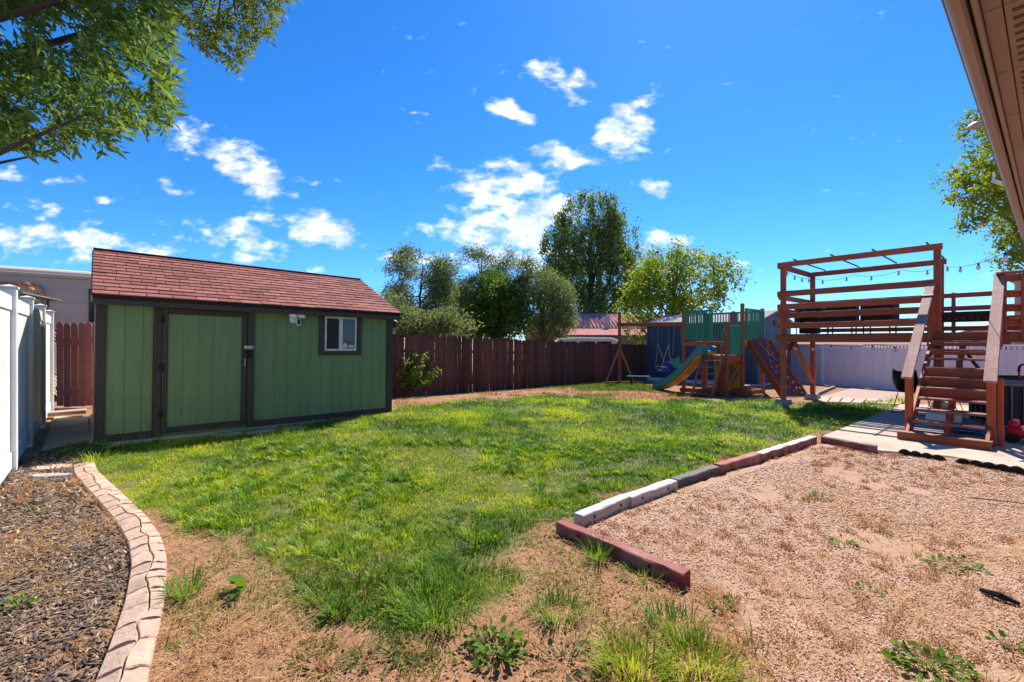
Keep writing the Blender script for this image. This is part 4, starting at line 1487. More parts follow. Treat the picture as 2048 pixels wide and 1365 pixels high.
for (ex, ey) in ((560, 10), (500, 90), (430, 90), (400, 40)):
    mb.tube([W(450, -150, 7.0), W((450 + ex) / 2 + 8, -60, 7.1), W(ex, ey, 7.1)], [.03, .018, .004], 5)
mb.build('trunk', m_bark, ro, Matrix.Identity(4), smooth=True)

# leafy shrub at the right corner of the green shed
sc_ = P(822, 792)
g = np.random.default_rng(5)
shr = thing('corner_shrub', 'light green leafy shrub at the right corner of the green shed', 'shrub', sc_)
N = 130
tw_b, mb = [], MB()
for i in range(N):
    a = g.uniform(-math.pi, math.pi)
    reach = g.uniform(.2, .95)
    up = g.uniform(.3, 1.45) * (1 - .25 * reach)
    p0 = Vector(sc_) + Vector((-.3 + g.uniform(-.35, .3), g.uniform(-.15, .15), 0))
    p1 = p0 + Vector((math.cos(a) * reach + .12, math.sin(a) * reach * .6, up))
    m_ = p0.lerp(p1, .5) + Vector((0, 0, .15))
    mb.tube([p0, m_, p1], [.008, .005, .002], 4, False)
    for k in range(44):
        t = .25 + .75 * (k + g.random()) / 44
        q = p0.lerp(m_, t * 2) if t < .5 else m_.lerp(p1, t * 2 - 1)
        tw_b.append((q.x + g.normal() * .03, q.y + g.normal() * .03, q.z + g.normal() * .03))
tw_b = np.array(tw_b)
ax = g.normal(size=(len(tw_b), 3)) + np.array([.2, 0, .25])
tn = g.random(len(tw_b))[:, None]
col = np.array([.10, .19, .03]) * (1 - tn) + np.array([.28, .38, .06]) * tn
np_obj('foliage', leaves_arrays(tw_b, ax, .065 + .055 * g.random(len(tw_b)), .034 + .025 * g.random(len(tw_b)), col, rnd=g), m_leaf, shr, origin=np.array(sc_))
mb.build('stems', m_bark, shr)

# ================================================================== HOUSE EAVE (right)
hv = Vector((.777, .629, 0)).normalized()
hu = Vector((hv.y, -hv.x, 0))
HE = Vector((5.32, 4.57, 2.5))
HM = frame(HE - hv * 12, hv)             # x along the eave, y towards the yard, z up
house = thing('house', 'house eave with mauve soffit and pale gutter at the upper right', 'house', HE - Z * 2.5)
HLn = 12.0
MB().box((HLn / 2, -.018, .05), (HLn, .036, .1)).build('gutter', m_fascia, house, HM, .008)
MB().box((HLn / 2, .006, .085), (HLn + .01, .02, .04)).build('gutter_lip', m_gutter, house, HM, .004)
MB().box((HLn / 2, -.052, .07), (HLn, .016, .12)).build('fascia', m_fascia, house, HM, .003)
k = 0
for i in range(24):
    x = HLn - .25 - .5 * i
    MB().box((x, -.082, .03), (.495, .04, .012)).build('soffit_panel', m_soffit, house, HM)
    sp = MB().box((x, -.70, .03), (.495, 1.19, .012)).build('soffit_panel', m_soffit, house, HM, .002)
    if i > 6:
        for j in range(8):
            MB().box((x - .2 + .055 * j, -.145, .0225), (.016, .05, .003)).build('vent_slot', m_vent, sp, HM)
MB().box((HLn / 2 - .6, -3.25, -1.26), (HLn - 1.2, 3.9, 2.55)).build('wall', m_stucco, house, HM)
MB().add([(-.1, .03, .11), (HLn + .1, .03, .11), (HLn + .1, -3.2, 1.1), (-.1, -3.2, 1.1), (HLn + .1, -6.4, .11), (-.1, -6.4, .11)], [(0, 1, 2, 3), (3, 2, 4, 5), (0, 5, 4, 1), (0, 3, 5), (1, 4, 2)]).build('roof', m_greyroof, house, HM)
MB().box((HLn + .02, -.62, .08), (.03, 1.2, .13)).build('end_board', m_black, house, HM)
# hanging feeder and bracket by the eave
hf = thing('hanging_feeder', 'small dome topped feeder hanging from the gutter', 'feeder', W(1952, 258, 2.6))
c = W(1952, 254, 2.6)
MB().lathe([(.004, .03), (.02, .025), (.04, .008), (.043, 0), (.004, .004)], 16, Matrix.Translation(c)).build('dome', m_tin, hf, smooth=True)
MB().tube([c + Z * .03, c + Vector((.004, 0, .07)), W(1957, 215, 2.58)], .0015, 5).build('hook_wire', m_black, hf)
for dx in (-.012, .008):
    MB().tube([c + Vector((dx, 0, 0)), c + Vector((dx * 1.6, 0, -.09)), c + Vector((dx * .6, 0, -.17))], .001, 4).build('string', m_chain, hf)
cb_ = thing('gutter_bracket', 'white ribbed bracket fixed to the gutter above the deck', 'bracket', W(1985, 360, 3.4))
c = W(1986, 362, 3.35)
MB().bar(c, c + hv * .12 + hu * .05 - Z * .015, .02, .02).build('arm', m_whiteplastic, cb_)
for i in range(4):
    q = c + hv * (.012 + .022 * i) + Z * .008
    MB().bar(q, q + Z * .05, .008, .008).build('rib', m_whiteplastic, cb_)
MB().bar(c + Z * .06, c + hv * .1 + Z * .06, .012, .012).build('top_bar', m_whiteplastic, cb_)

# ================================================================== RAISED DECK WITH PERGOLA AND STAIRS
DO = Vector((6.29, 10.2, 0))
ZD = 1.66


def D(a, b, z=0.0):
    return DO + U * a + V * b + Z * z


deck = thing('raised_deck', 'raised red stained wooden deck with pergola frame and open rails', 'deck', D(0, 0))


def db(name, p, q, w, h, m=m_deck, parent=deck, up=(0, 0, 1), bev=.005):
    return board(name, p, q, w, h, m, parent, up, bev)


for (a, b, zt) in ((0, 0, 3.30), (2.58, 0, 3.31), (0, 2.1, 3.29), (2.42, 2.1, 3.32)):
    g0 = slope(D(a, b).y)
    po = db('post', D(a, b, g0 + .16), D(a, b, zt), .10, .10, up=U)
    ft = MB()
    for (s_, z_) in ((.19, -.1), (.12, .16)):
        ft.v += [tuple(D(a, b, g0 + z_) + U * (x * s_) + V * (y * s_)) for x, y in ((-1, -1), (1, -1), (1, 1), (-1, 1))]
    ft.f = [(3, 2, 1, 0), (4, 5, 6, 7), (0, 1, 5, 4), (1, 2, 6, 5), (2, 3, 7, 6), (3, 0, 4, 7)]
    ft.build('footing', m_conc_grey, deck, bev=.012)
for (a, b) in ((4.3, 2.1), (4.6, .0)):
    db('post', D(a, b, -.02), D(a, b, 2.62), .10, .10, up=U)
db('post', D(2.62, 2.1, ZD), D(2.62, 2.1, 2.55), .12, .06, up=U)
# pergola
db('beam', D(-.07, -.07, 3.255), D(2.66, -.07, 3.255), .04, .12)
db('beam', D(-.07, 2.03, 3.235), D(2.52, 2.03, 3.235), .04, .12)
db('beam', D(-.075, -.10, 3.245), D(-.075, 2.16, 3.245), .04, .13)
for a in (.25, .95, 1.65, 2.45):
    p0, p1 = D(a, -.14, 3.34), D(a + .02, 2.12, 3.325)
    MB().tube([p0, p0.lerp(p1, .5) - Z * .005, p1], .016, 8).build('shade_rod', m_black, deck)
# rails
for z in (2.585, 2.285, 2.085, 1.85):
    db('rail', D(-.1, -.075, z), D(2.56, -.075, z), .035, .13)
for z in (2.52, 2.2, 1.9):
    db('rail', D(-.075, -.05, z), D(-.075, 2.1, z), .035, .12)
for z in (2.48, 2.2, 1.97, 1.77):
    db('rail', D(-.06, 2.03, z), D(5.4, 2.03, z), .035, .10)
# frame and floor boards
db('beam', D(-.12, -.085, 1.565), D(4.7, -.085, 1.565), .045, .18)
db('beam', D(-.06, 2.17, 1.555), D(4.7, 2.17, 1.555), .045, .16)
db('beam', D(-.085, -.06, 1.555), D(-.085, 2.14, 1.555), .045, .16)
for i in range(11):
    a = .12 + .44 * i
    db('joist', D(a, -.06, 1.555), D(a, 2.14, 1.555), .04, .14)
for i in range(16):
    b = -.045 + .138 * i
    db('deck_board', D(-.1, b, 1.643), D(4.72, b, 1.643), .132, .032, m_deck_d)
db('brace', D(.0, .03, 1.02), D(.0, .62, 1.46), .045, .09, up=U)
db('brace', D(.0, 2.06, .42), D(.0, .75, 1.46), .045, .09, up=U)
# right of the stairs: near railing
db('post', D(3.40, -.02, 1.45), D(3.40, -.02, 2.62), .09, .09, up=U)
db('rail_cap', D(3.32, -.06, 2.665), D(4.75, -.06, 2.665), .14, .035)
for z in (2.575, 2.30, 2.06, 1.83):
    db('rail', D(3.36, -.075, z), D(4.7, -.075, z), .035, .12)
for a in (3.62, 3.86, 4.12, 4.4):
    db('baluster', D(a, -.115, 1.5), D(a, -.115, 2.63), .04, .035, up=U)
# stairs
NS, SB0 = 11, -2.72
RISE = (ZD) / NS
RUN = (0 - SB0 - .08) / (NS - 1)
st_l, st_r = 2.52, 3.34
for i in range(NS - 1):
    z = RISE * (i + 1)
    b0 = SB0 + RUN * i
    if i == 0:
        p = db('bottom_step', D(st_l - .1, b0 + .02, z - .075), D(st_r + .04, b0 + .02, z - .075), .04, .13, m_deck, bev=.006)
        db('tread', D(st_l - .1, b0 + .135, z - .018), D(st_r + .05, b0 + .135, z - .018), .27, .036, m_stepnose)
        continue
    db('tread', D(st_l + .03, b0 + .07, z - .018), D(st_r - .03, b0 + .07, z - .018), .13, .036, m_stepnose)
    db('tread', D(st_l + .03, b0 + .206, z - .018), D(st_r - .03, b0 + .206, z - .018), .13, .036, m_stepnose)
    if i in (4, 5, 6):
        db('riser', D(st_l + .03, b0 + .03, z - .095), D(st_r - .03, b0 + .03, z - .095), .02, .115, m_deck)
    if i >= 8:
        db('riser', D(st_l + .03, b0 + .03, z - .07), D(st_r - .03, b0 + .03, z - .07), .02, .06, m_deck)
    db('step_block', D((st_l + st_r) / 2, b0 + .1, z - RISE + .004), D((st_l + st_r) / 2, b0 + .1, z - .04), .09, .08, m_deck, up=U)
for a in (st_l, st_r, (st_l + st_r) / 2):
    off = 0 if a != (st_l + st_r) / 2 else -.06
    n_ = Vector((0, 0, 1))
    db('stringer', D(a, SB0 + .12, .0 + .06), D(a, -.12, 1.45 + off), .045, .2 if off == 0 else .12)
for a in (st_l - .02, st_r + .02):
    # newel, stacked side posts and sloping cap
    db('newel_post', D(a, SB0 + .42, .036), D(a, SB0 + .42, 1.02), .10, .09, up=U)
    if a > 3:
        db('newel_post', D(a + .085, SB0 + .50, .036), D(a + .085, SB0 + .50, .98), .06, .06, up=U)
    db('handrail_side', D(a, SB0 + .40, .93), D(a, .0, 2.50), .04, .13)
    db('handrail_cap', D(a, SB0 + .22, .935), D(a, .06, 2.665), .135, .036, m_cap, bev=.008)
    db('rail_post', D(a, -.12, 1.40), D(a, -.12, 2.50), .09, .09, up=U)
# dark band on the left cap
db('cap_strap', D(st_l - .02, -.50, 2.30), D(st_l - .02, -.44, 2.341), .165, .05, m_black)

# string lights
def string_light(name, label, pts, sag, nb, r=.004):
    root = thing(name, label, 'string lights', pts[0], 'string lights on the deck')
    path = []
    for a, b in zip(pts[:-1], pts[1:]):
        for i in range(9):
            t = i / 9
            path.append(a.lerp(b, t) - Z * sag * 4 * t * (1 - t))
    path.append(pts[-1])
    MB().tube(path, r, 5, False).build('wire', m_black, root)
    cu_ = [0]
    for a, b in zip(path[:-1], path[1:]):
        cu_.append(cu_[-1] + (b - a).length)
    for i in range(nb):
        s = cu_[-1] * (i + .5) / nb
        k = max(0, int(np.searchsorted(cu_, s)) - 1)
        p = path[k].lerp(path[k + 1], (s - cu_[k]) / max(cu_[k + 1] - cu_[k], 1e-6))
        b_ = MB().lathe([(.004, -.03), (.018, -.035), (.026, -.06), (.024, -.08), (.012, -.1), (.003, -.105)], 10, Matrix.Translation(p)).build('bulb', m_bulb, root, smooth=True)
        MB().tube([p, p - Z * .036], .013, 8).build('socket', m_black, b_)


string_light('string_lights', 'string lights sagging along the pergola beams and up to the eave', [D(0, -.02, 3.17), D(.02, 2.0, 3.14), D(.9, 2.0, 3.13), D(1.8, 2.0, 3.14), D(2.45, 2.0, 3.16)], .09, 9)
string_light('string_lights', 'string lights strung from the pergola corner post to the house eave', [D(2.45, 2.05, 3.16), HE + Z * .02 + hv * .02], .12, 4, .0045)
string_light('string_lights', 'string lights hanging below the deck floor beam', [D(.05, .1, 1.42), D(.8, .02, 1.43), D(1.7, .02, 1.43), D(2.5, .02, 1.43)], .05, 7)

# patio furniture on the deck
def patio_chair(a, b, rz, label, wdt=.44):
    M = frame(D(a, b, ZD), U) @ Matrix.Rotation(rz, 4, 'Z')
    r = thing('patio_chair', label, 'chair', D(a, b, ZD), 'black wicker chairs on the deck')
    MB().box((0, 0, .36), (wdt, .50, .16)).build('seat', m_wicker, r, M, .02)
    MB().box((0, .25, .48), (wdt + .1, .09, .44)).build('backrest', m_wicker, r, M, .03)
    for s in (-1, 1):
        MB().box((s * (wdt / 2 + .03), .0, .46), (.06, .54, .40)).build('armrest', m_wicker, r, M, .025)
        for t in (-1, 1):
            MB().tube([M @ Vector((s * (wdt / 2), t * .25, .0)), M @ Vector((s * (wdt / 2), t * .25, .3))], .014, 6).build('leg', m_black, r)


patio_chair(.93, .8, 3.2, 'black wicker patio chair in the middle of the deck rails')
patio_chair(1.60, .8, 3.1, 'black wicker patio chair nearest the top of the stairs')
patio_chair(.15, 1.5, 2.4, 'black wicker patio chair at the far left corner of the deck')
pt = thing('patio_table', 'low pale topped patio table at the left end of the deck', 'table', D(.4, .7, ZD))
TMx = frame(D(.35, .62, ZD), U)
MB().box((0, 0, .40), (.5, .5, .03)).build('top', m_tin, pt, TMx, .01)
MB().box((0, 0, .2), (.34, .34, .37)).build('base', m_wicker, pt, TMx, .01)
gr = thing('charcoal_grill', 'long black charcoal trough grill at the top of the stairs', 'grill', D(2.95, 1.0, ZD))
GM = frame(D(2.85, 1.1, ZD), U)
vs = []
for (x, w, z) in ((-.42, .15, .42), (.42, .15, .42), (-.42, .11, .22), (.42, .11, .22)):
    vs += [(x, -w, z), (x, w, z)]
MB().add(vs, [(0, 2, 3, 1), (4, 5, 7, 6), (0, 4, 6, 2), (1, 3, 7, 5), (0, 1, 5, 4), (2, 6, 7, 3)]).build('trough', m_black, gr, GM, .008)
for x in (-.36, .36):
    for y in (-.1, .1):
        MB().tube([GM @ Vector((x, y, .0)), GM @ Vector((x * .95, y * .8, .25))], .012, 6).build('leg', m_black, gr)
for i in range(7):
    MB().lathe([(.001, 0), (.008, 0), (.008, .004), (.001, .004)], 8, GM @ Matrix.Translation((-.3 + .1 * i, -.127, .28)) @ Matrix.Rotation(math.pi / 2, 4, 'X')).build('air_hole', m_tin, gr)

# things on the patio
def shell_chair(p, rz, label):
    r = thing('shell_chair', label, 'chair', p, 'black shell chairs under the deck')
    M = Matrix.Translation(p) @ Matrix.Rotation(rz, 4, 'Z')
    vs, nx_, nv = [], 9, 11
    for j in range(nv):
        t = j / (nv - 1)
        for i in range(nx_):
            s = -1 + 2 * i / (nx_ - 1)
            wd = .24 * (1 - .15 * max(0, t - .6) / .4)
            if t < .5:
                y, z = -.22 + .42 * t / .5, .44 - .02 * math.sin(math.pi * t / .5)
            else:
                u_ = (t - .5) / .5
                y, z = .20 + .10 * u_ + .03 * math.sin(u_ * 3), .44 + .42 * u_
            z += .10 * abs(s) ** 2.5 * (1 if t < .75 else .4)
            y -= .07 * abs(s) ** 2.2 * (1 if t > .4 else 0)
            vs.append(M @ Vector((s * wd, y, z)))
    fs = [(j * nx_ + i, j * nx_ + i + 1, (j + 1) * nx_ + i + 1, (j + 1) * nx_ + i) for j in range(nv - 1) for i in range(nx_ - 1)]
    o_ = MB().add(vs, fs).build('shell', m_black, r, smooth=True)
    sm = o_.modifiers.new('thick', 'SOLIDIFY')
    sm.thickness = .012
    for s in (-1, 1):
        MB().tube([M @ Vector(q) for q in ((s * .16, -.12, .42), (s * .22, -.24, .012), (s * .22, .24, .012), (s * .16, .14, .42))], .009, 6).build('leg_frame', m_black, r)


shell_chair(P(1824, 832) + Z * .035, 1.9, 'black shell chair beside the left foot of the stairs')
shell_chair(D(2.95, -.35, .035), 2.4, 'black shell chair behind the stair treads')
shell_chair(D(2.6, .9, .035), .6, 'black shell chair deeper under the deck')
ac = thing('air_conditioner', 'beige framed air conditioner unit with dark grille right of the stairs', 'air conditioner', P(2020, 868))
AM = frame(P(1996, 866) + Z * .035, (.93, -.36, 0)) @ Matrix.Translation((.40, .40, 0))
MB().box((0, 0, .03), (.92, .92, .06)).build('pad', m_conc_grey, ac, AM, .01)
MB().box((0, 0, .40), (.74, .74, .66)).build('coil', m_ac, ac, AM)
MB().box((0, 0, .755), (.80, .80, .05)).build('top_cover', m_acframe, ac, AM, .012)
MB().box((0, 0, .075), (.80, .80, .03)).build('base_pan', m_acframe, ac, AM, .006)
for sx in (-1, 1):
    for sy in (-1, 1):
        MB().box((sx * .375, sy * .375, .41), (.05, .05, .64)).build('corner_post', m_acframe, ac, AM, .006)
for i in range(1, 5):
    x = -.375 + .75 * i / 5
    for sy in (-1, 1):
        MB().box((x, sy * .385, .41), (.022, .012, .64)).build('grille_bar', m_acframe, ac, AM)
        MB().box((sy * .385, x, .41), (.012, .022, .64)).build('grille_bar', m_acframe, ac, AM)
MB().box((.25, -.393, .58), (.12, .004, .14)).build('data_label', m_whiteplastic, ac, AM)
MB().box((.3, -.393, .3), (.07, .004, .10)).build('data_label', m_yellow, ac, AM)
bq = thing('barbecue_cart', 'black barbecue with flat lid behind the air conditioner', 'barbecue', D(4.0, -.4))
BM = frame(W(2035, 830, 8.6) * Vector((1, 1, 0)) + Z * .035, (.93, -.36, 0))
MB().box((0, 0, .70), (1.0, .5, .2)).build('firebox', m_black, bq, BM, .02)
MB().box((0, 0, .28), (.9, .45, .08)).build('shelf', m_black, bq, BM, .01)
for sx in (-.44, .44):
    for sy in (-.2, .2):
        MB().tube([BM @ Vector((sx, sy, 0)), BM @ Vector((sx, sy, .62))], .015, 6).build('leg', m_black, bq)
MB().tube([BM @ Vector(q) for q in ((-.45, .1, .78), (-.62, .1, 1.05), (-.72, .1, 1.25))], .03, 8).build('flue', m_black, bq)
MB().box((-.66, .1, 1.27), (.16, .1, .03)).build('flue_cap', m_black, bq, BM)
ht = thing('hand_truck', 'red hand truck with black grip at the right edge', 'hand truck', W(2050, 800, 8.0) * Vector((1, 1, 0)))
c = W(2044, 775, 8.0)
c.z = .04
for dx in (0, .32):
    MB().tube([c + Vector((dx, 0, 0)), c + Vector((dx, .05, .92))], .014, 8).build('rail', m_red, ht)
MB().tube([c + Vector((0, .05, .90)), c + Vector((.01, .05, .99)), c + Vector((.06, .05, 1.03)), c + Vector((.26, .05, 1.03)), c + Vector((.31, .05, .99)), c + Vector((.32, .05, .90))], .018, 8).build('grip', m_black, ht)
for z in (.2, .5, .75):
    MB().tube([c + Vector((0, .02, z)), c + Vector((.32, .02, z))], .01, 6).build('crossbar', m_red, ht)
MB().box((c.x + .16, c.y - .1, .05), (.34, .22, .012)).build('toe_plate', m_black, ht)
rt_ = thing('ride_on_toy', 'red plastic toy at the right edge in front of the air conditioner', 'toy', P(2060, 896))
c = P(2064, 893) + Z * .035
MB().box((0, 0, .16), (.3, .5, .16)).build('body', m_red, rt_, Matrix.Translation(c) @ Matrix.Rotation(.6, 4, 'Z'), .05)
MB().box((0, .17, .27), (.26, .1, .12)).build('back', m_red, rt_, Matrix.Translation(c) @ Matrix.Rotation(.6, 4, 'Z'), .03)
for sx in (-.14, .14):
    for sy in (-.17, .17):
        MB().lathe([(.01, -.03), (.07, -.03), (.07, .03), (.01, .03)], 14, Matrix.Translation(c) @ Matrix.Rotation(.6, 4, 'Z') @ Matrix.Translation((sx, sy, .07)) @ Matrix.Rotation(math.pi / 2, 4, 'Y')).build('wheel', m_black, rt_)
# blue tarp folded under the stairs, pale box
bt = MB()
c = D(3.05, -1.35, .04)
gg = random.Random(3)
vs = []
for j in range(6):
    for i in range(8):
        vs.append(c + U * (-.25 + .5 * i / 7) + V * (-.18 + .36 * j / 5) + Z * (.12 * max(0, 1 - ((i - 3.5) / 4) ** 2) * max(0, 1 - ((j - 2.5) / 3.2) ** 2) + gg.uniform(0, .025)))
o = bt.add(vs, [(j * 8 + i, j * 8 + i + 1, j * 8 + i + 9, j * 8 + i + 8) for j in range(5) for i in range(7)]).build('folded_tarp', mat('blue_tarp', (.01, .17, .32), rough=.4, bump=.1))
tag(o, 'bright blue crumpled tarp lying under the stairs', 'tarp')
o = MB().box((0, 0, .12), (.42, .3, .22)).build('storage_box', m_whiteplastic, None, frame(D(2.75, -.9, .036), U), .02)
tag(o, 'white storage box under the stair treads', 'box')

# ================================================================== PLAYSET
ps = thing('playset', 'wooden playset with green railings, teal slide, ladder and climbing wall', 'playset', (6.2, 13.5, -.15))


def pb(name, p, q, w=.09, h=.09, m=m_play, parent=ps, up=(0, 0, 1), bev=.005):
    return board(name, p, q, w, h, m, parent, up, bev)


def ground(x, y, dz=0.0):
    return Vector((x, y, slope(y) + dz))


tf, tb = U.copy(), V.copy()
PA = Vector((5.66, 14.5, 0))
PD = PA + tf * 1.85
PE, PF = PA + tb * 1.5, PD + tb * 1.5
PG2 = PE + tf * .95
for (p, zt) in ((PA, 2.62), (PD, 2.62), (PE, 2.58), (PF, 2.54), (PG2, 2.5)):
    pb('post', ground(p.x, p.y, -.05), Vector((p.x, p.y, zt)), up=tf)
ZP = 1.44
for (p, q) in ((PA, PD), (PE, PF), (PA, PE), (PD, PF)):
    o_ = -tb * .06 if (p is PA and q is PD) else Vector((0, 0, 0))
    pb('rim_board', p + o_ + Z * (ZP - .03), q + o_ + Z * (ZP - .03), .035, .14)
for i in range(11):
    t = (i + .5) / 11
    pb('floor_board', PA.lerp(PE, t) + Z * (ZP + .055), PD.lerp(PF, t) + Z * (ZP + .055), .135, .025)


def rail_panel(p, q, z0, z1, n_, m=m_pgreen):
    r = pb('railing', p + Z * (z1 - .03), q + Z * (z1 - .03), .05, .06, m)
    pb('bottom_rail', p + Z * (z0 + .03), q + Z * (z0 + .03), .05, .05, m, r)
    d = (q - p).normalized()
    for e in (p + d * .03, q - d * .03):
        pb('rail_end', e + Z * (z0 + .02), e + Z * (z1 - .06), .06, .05, m, r, up=d)
    for i in range(n_):
        b = p.lerp(q, (i + 1) / (n_ + 1))
        pb('baluster', b + Z * (z0 + .055), b + Z * (z1 - .06), .035, .025, m, r, up=d, bev=.003)


f0 = -tb * .07
rail_panel(PA + tf * .08 + f0, PA + tf * .99 + f0, 1.53, 2.48, 8)
rail_panel(PD + tb * .08 + tf * .06, PF - tb * .06 + tf * .06, 1.53, 2.48, 10)
rail_panel(PG2 + tf * .06, PF - tf * .06, 1.53, 2.47, 8)
rail_panel(PE + tf * .06, PG2 - tf * .06, 1.53, 2.47, 8)
rail_panel(PA + tb * .08, PE - tb * .06, 1.53, 2.48, 10)
# low landing in front with ladder
G1, GB = W(1407, 0, 12.95), W(1453, 0, 12.45)
G1, GB = Vector((G1.x, G1.y, 0)), Vector((GB.x, GB.y, 0))
dpt = V * .93
GB2, G12 = GB + dpt, G1 + dpt
ZL = 1.03
pb('post', ground(GB.x, GB.y, -.05), Vector((GB.x, GB.y, 2.05)), up=U)
pb('post', ground(G1.x, G1.y, -.05), Vector((G1.x, G1.y, 1.38)), up=U)
pb('post', ground(G12.x, G12.y, -.05), Vector((G12.x, G12.y, 1.38)), .08, .08, up=U)
MBL = G1.lerp(GB, .45)
pb('post', ground(MBL.x, MBL.y, -.05) + V * .5, Vector((MBL.x, MBL.y, 1.36)) + V * .5, .07, .07, up=U)
for (p, q) in ((G1, GB), (GB, GB2), (G1, G12), (G12, GB2)):
    pb('rim_board', p + Z * (ZL - .03) - V * .05 * (p is G1 and q is GB), q + Z * (ZL - .03) - V * .05 * (p is G1 and q is GB), .035, .16)
for i in range(8):
    t = (i + .5) / 8
    pb('floor_board', G1.lerp(G12, t) + Z * (ZL + .06), GB.lerp(GB2, t) + Z * (ZL + .06), .14, .022, m_play_pale)
rail_panel(GB + V * .07 + U * .04, GB2 - V * .05 + U * .04, 1.10, 1.96, 7)
# ladder
LB0, LB1 = ground(5.02, 12.32, .0), ground(5.56, 12.25, .0)
LT0, LT1 = G1 - V * .09 + Z * 1.05, GB - V * .09 - U * .08 + Z * 1.05
for (p, q) in ((LB0, LT0), (LB1, LT1)):
    pb('ladder_rail', p, q + (q - p).normalized() * .06, .04, .10, m_play_pale)
for i in range(6):
    t = .08 + .165 * i
    pb('ladder_step', LB0.lerp(LT0, t), LB1.lerp(LT1, t), .10, .03, m_play_pale)
for q in (G1 + Vector((-.03, -.06, 1.17)), MBL + V * .5 + Vector((-.03, -.06, 1.17)), GB + Vector((-.05, -.06, 1.15)), LB0.lerp(LT0, .8) + Vector((-.03, -.07, .05)), LB1.lerp(LT1, .8) + Vector((-.03, -.07, .05))):
    MB().tube([q + Z * .09, q + Vector((-.02, -.045, .06)), q + Vector((-.02, -.045, -.06)), q - Z * .09], .011, 6).build('hand_grip', m_pgreen, ps)
# step rails up to the main floor
for px in (1444, 1468):
    q = W(px, 0, 13.35)
    pts = [Vector((q.x, 13.35, z)) + tb * dy for z, dy in ((1.08, 0), (1.75, .0), (1.83, .06), (1.84, .13), (1.78, .2), (1.5, .22))]
    MB().tube(pts, .016, 8).build('step_handle', m_pgreen, ps)
# yellow panel with tunnel ring
yc = PA + tf * 1.40 + tb * .06
yd = tf.copy()
YM = frame(yc + Z * .50, yd)
hs_, R_ = .41, .30
mb = MB()
N = 32
for y in (-.02, .02):
    for k in range(N):
        a = 2 * math.pi * k / N
        cx_, cz_ = math.cos(a), math.sin(a)
        s = hs_ / max(abs(cx_), abs(cz_))
        mb.v += [(R_ * cx_, y, R_ * cz_), (s * cx_, y, s * cz_)]
for k in range(N):
    k2 = (k + 1) % N
    mb.f += [(2 * k, 2 * k + 1, 2 * k2 + 1, 2 * k2), (2 * N + 2 * k, 2 * N + 2 * k2, 2 * N + 2 * k2 + 1, 2 * N + 2 * k + 1),
             (2 * k, 2 * k2, 2 * N + 2 * k2, 2 * N + 2 * k), (2 * k + 1, 2 * N + 2 * k + 1, 2 * N + 2 * k2 + 1, 2 * k2 + 1)]
yp = mb.build('tunnel_panel', m_yellow, ps, YM, smooth=False)
MB().lathe([(R_ * .99, -.05), (R_ * .99, .32), (R_ * .93, .32), (R_ * .93, -.05)], 28, YM @ Matrix.Rotation(-math.pi / 2, 4, 'X')).build('tunnel_tube', m_tunnel, yp, smooth=True)
MB().lathe([(.01, .30), (R_ * .95, .30), (R_ * .95, .33), (.01, .33)], 28, YM @ Matrix.Rotation(-math.pi / 2, 4, 'X')).build('tunnel_end', m_tunnel, yp)
pb('brace', GB2 + Z * .85 - V * .08, GB + V * .1 + Z * .25, .04, .07)
for (p, q) in ((PA - tf * .1 - tb * .06, PD - tb * .06), (PD + tf * .06, PF + tf * .06), (PE, PF)):
    pb('base_board', ground(p.x, p.y, .06), ground(q.x, q.y, .06), .05, .13)
o = MB().box((0, 0, .12), (.5, .35, .26)).build('crate', m_oldwood, None, frame(ground(7.25, 13.95), yd), .01)
tag(o, 'brown low crate on the ground under the playset tunnel', 'crate')
# slide
spx = [(1424, 704, 12.95), (1411, 701, 13.1), (1400, 707, 13.3), (1388, 722, 13.55), (1372, 740, 13.85), (1352, 756, 14.25), (1334, 767, 14.65), (1322, 771, 15.0), (1315, 772, 15.2)]
cl_ = [W(*q) for q in spx]
fine_ = []
for i in range(len(cl_) - 1):
    for k in range(4):
        t = k / 4
        p0, p1, p2, p3 = cl_[max(i - 1, 0)], cl_[i], cl_[i + 1], cl_[min(i + 2, len(cl_) - 1)]
        fine_.append(.5 * ((2 * p1) + (p2 - p0) * t + (2 * p0 - 5 * p1 + 4 * p2 - p3) * t * t + (3 * p1 - p0 - 3 * p2 + p3) * t ** 3))
fine_.append(cl_[-1])
lat = Vector((.86, .51, 0)).normalized()
prof = [(-.26, -.12), (-.26, .10), (-.235, .135), (-.21, .13), (-.19, .02), (-.1, -.005), (0, -.01), (.1, -.005), (.19, .02), (.21, .13), (.235, .135), (.26, .10), (.26, -.12)]
vs = [p + lat * a + Z * b for p in fine_ for a, b in prof]
np_ = len(prof)
fs = [(i * np_ + k, i * np_ + k + 1, (i + 1) * np_ + k + 1, (i + 1) * np_ + k) for i in range(len(fine_) - 1) for k in range(np_ - 1)]
sld = MB().add(vs, fs).build('slide', m_teal, ps, smooth=True)
sm = sld.modifiers.new('thick', 'SOLIDIFY')
sm.thickness = .018
vs = []
for i, p in enumerate(fine_):
    t = i / (len(fine_) - 1)
    dp = .13 + .05 * math.sin(math.pi * min(1, t * 1.1))
    vs += [p + lat * -.225 - Z * .012, p + lat * .225 - Z * .012, p + lat * .2 - Z * dp, p + lat * -.2 - Z * dp]
fs = [(i * 4 + k, i * 4 + (k + 1) % 4, (i + 1) * 4 + (k + 1) % 4, (i + 1) * 4 + k) for i in range(len(fine_) - 1) for k in range(4)]
fs += [(3, 2, 1, 0), tuple(len(vs) - 4 + k for k in range(4))]
MB().add(vs, fs).build('slide_underside', m_yellow, sld)
e_ = fine_[-1]
